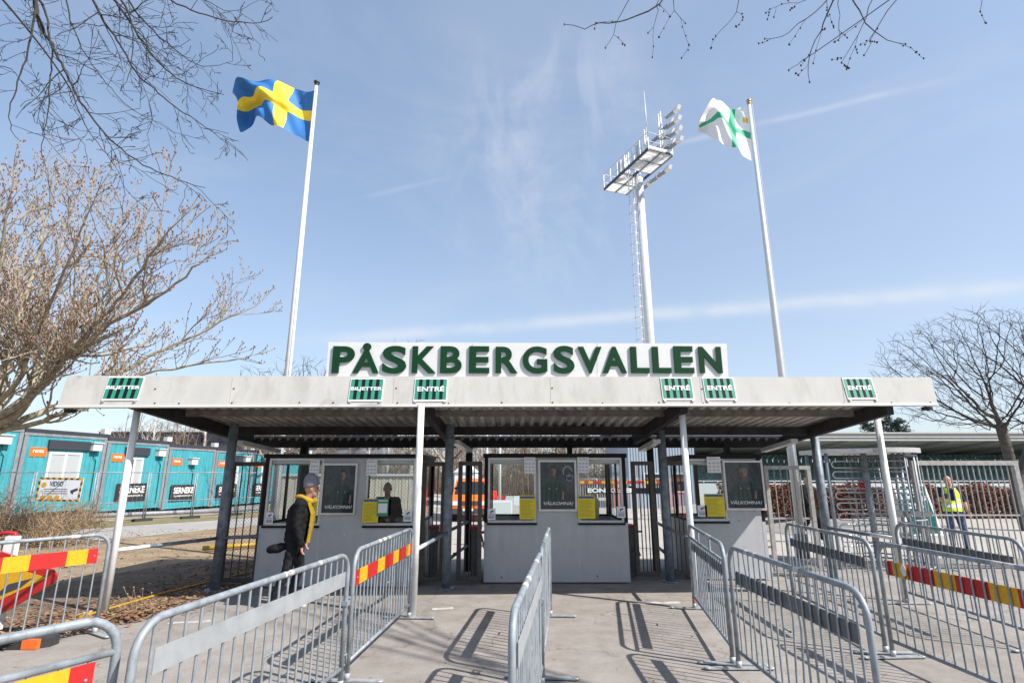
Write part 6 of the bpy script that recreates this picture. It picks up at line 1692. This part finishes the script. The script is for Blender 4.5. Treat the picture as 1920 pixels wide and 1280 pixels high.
GJ = dict(STAND, er=(-.29, -.02, 1.16), wr=(-.16, -.22, 1.22), hdr=(.5, -.2, .7), el=(.26, .02, 1.13), wl=(.28, -.08, .90), kl=(.13, -.03, .5), al=(.15, .02, .09), tl=(.19, -.14, .035), sleeve='skin', hairline=None, waist='top')
g = gr(1800, 1030); person('bald man in a yellow safety vest and jeans behind the wide pale gate', (g.x, g.y, 0), R(-25), GJ, dict(skin='skin', top='navy', leg='jeans', shoe='black_cloth', hair='hair'), .013, guard_extra, 1.0)
# seller inside the left booth
SJ = dict(STAND, el=(.25, -.05, 1.13), wl=(.12, -.30, 1.06), er=(-.26, -.05, 1.13), wr=(-.16, -.28, 1.05), head=(0, -.06, 1.58), neck=(0, -.02, 1.42), sl=(.17, 0, 1.36), sr=(-.17, 0, 1.36), hairline=.05, face=(.25, -1, -.1))
person('grey-haired ticket seller in a dark jacket behind the left booth window', (fx(728, 920, 10.35), 10.35, 0), 0, SJ, dict(skin='skin', top='black_cloth', leg='charcoal', shoe='black_cloth', hair='hair'), .013, None, .97)
PJ = dict(STAND, kl=(.1, -.16, .52), al=(.1, -.2, .1), tl=(.1, -.38, .05), kr=(-.1, .02, .5), ar=(-.1, .28, .12), tr=(-.1, .12, .04), hairline=.04, el=(.24, .1, 1.13), wl=(.26, .1, .88), er=(-.24, -.08, 1.14), wr=(-.25, -.2, .92))
g = gr(1525, 1012); person('person in black walking behind the right grey post', (g.x, g.y, 0), R(25), PJ, dict(skin='skin', top='black_cloth', leg='black_cloth', shoe='black_cloth', hair='hair_dark'), .016, None, 1.02)
p = at(921, 960, 24); person('person in bright red clothes in the yard left of the lamp post', (p.x, 24, H(p.x, 24)), R(10), dict(STAND, hairline=.04), dict(skin='skin', top='red_cloth', leg='red_cloth', shoe='black_cloth', hair='hair'), .02, None, .98)
# yellow jacket over a chair in the middle booth
q = at(1116, 966, 10.9); s = thing('jacket_on_chair', 'yellow jacket hung over a chair inside the middle booth', 'jacket', (q.x, 10.9, .0)); mb = MB()
mb.tube([(q.x, 10.9, .95), (q.x, 10.9, 1.1), (q.x + .02, 10.9, 1.28), (q.x - .02, 10.9, 1.42)], [.075, .08, .065, .03], 12); mb.build('jacket', 'yellow_cloth', s)
mb = MB(); mb.box((q.x - .22, 10.8, .42), (q.x + .22, 11.2, .47)); mb.box((q.x - .2, 10.86, .47), (q.x + .2, 10.89, .94))
for dx in (-.2, .17):
    for dy in (10.82, 11.15): mb.box((q.x + dx, dy, 0), (q.x + dx + .03, dy + .03, .42))
mb.build('chair', 'galv_dark', s)
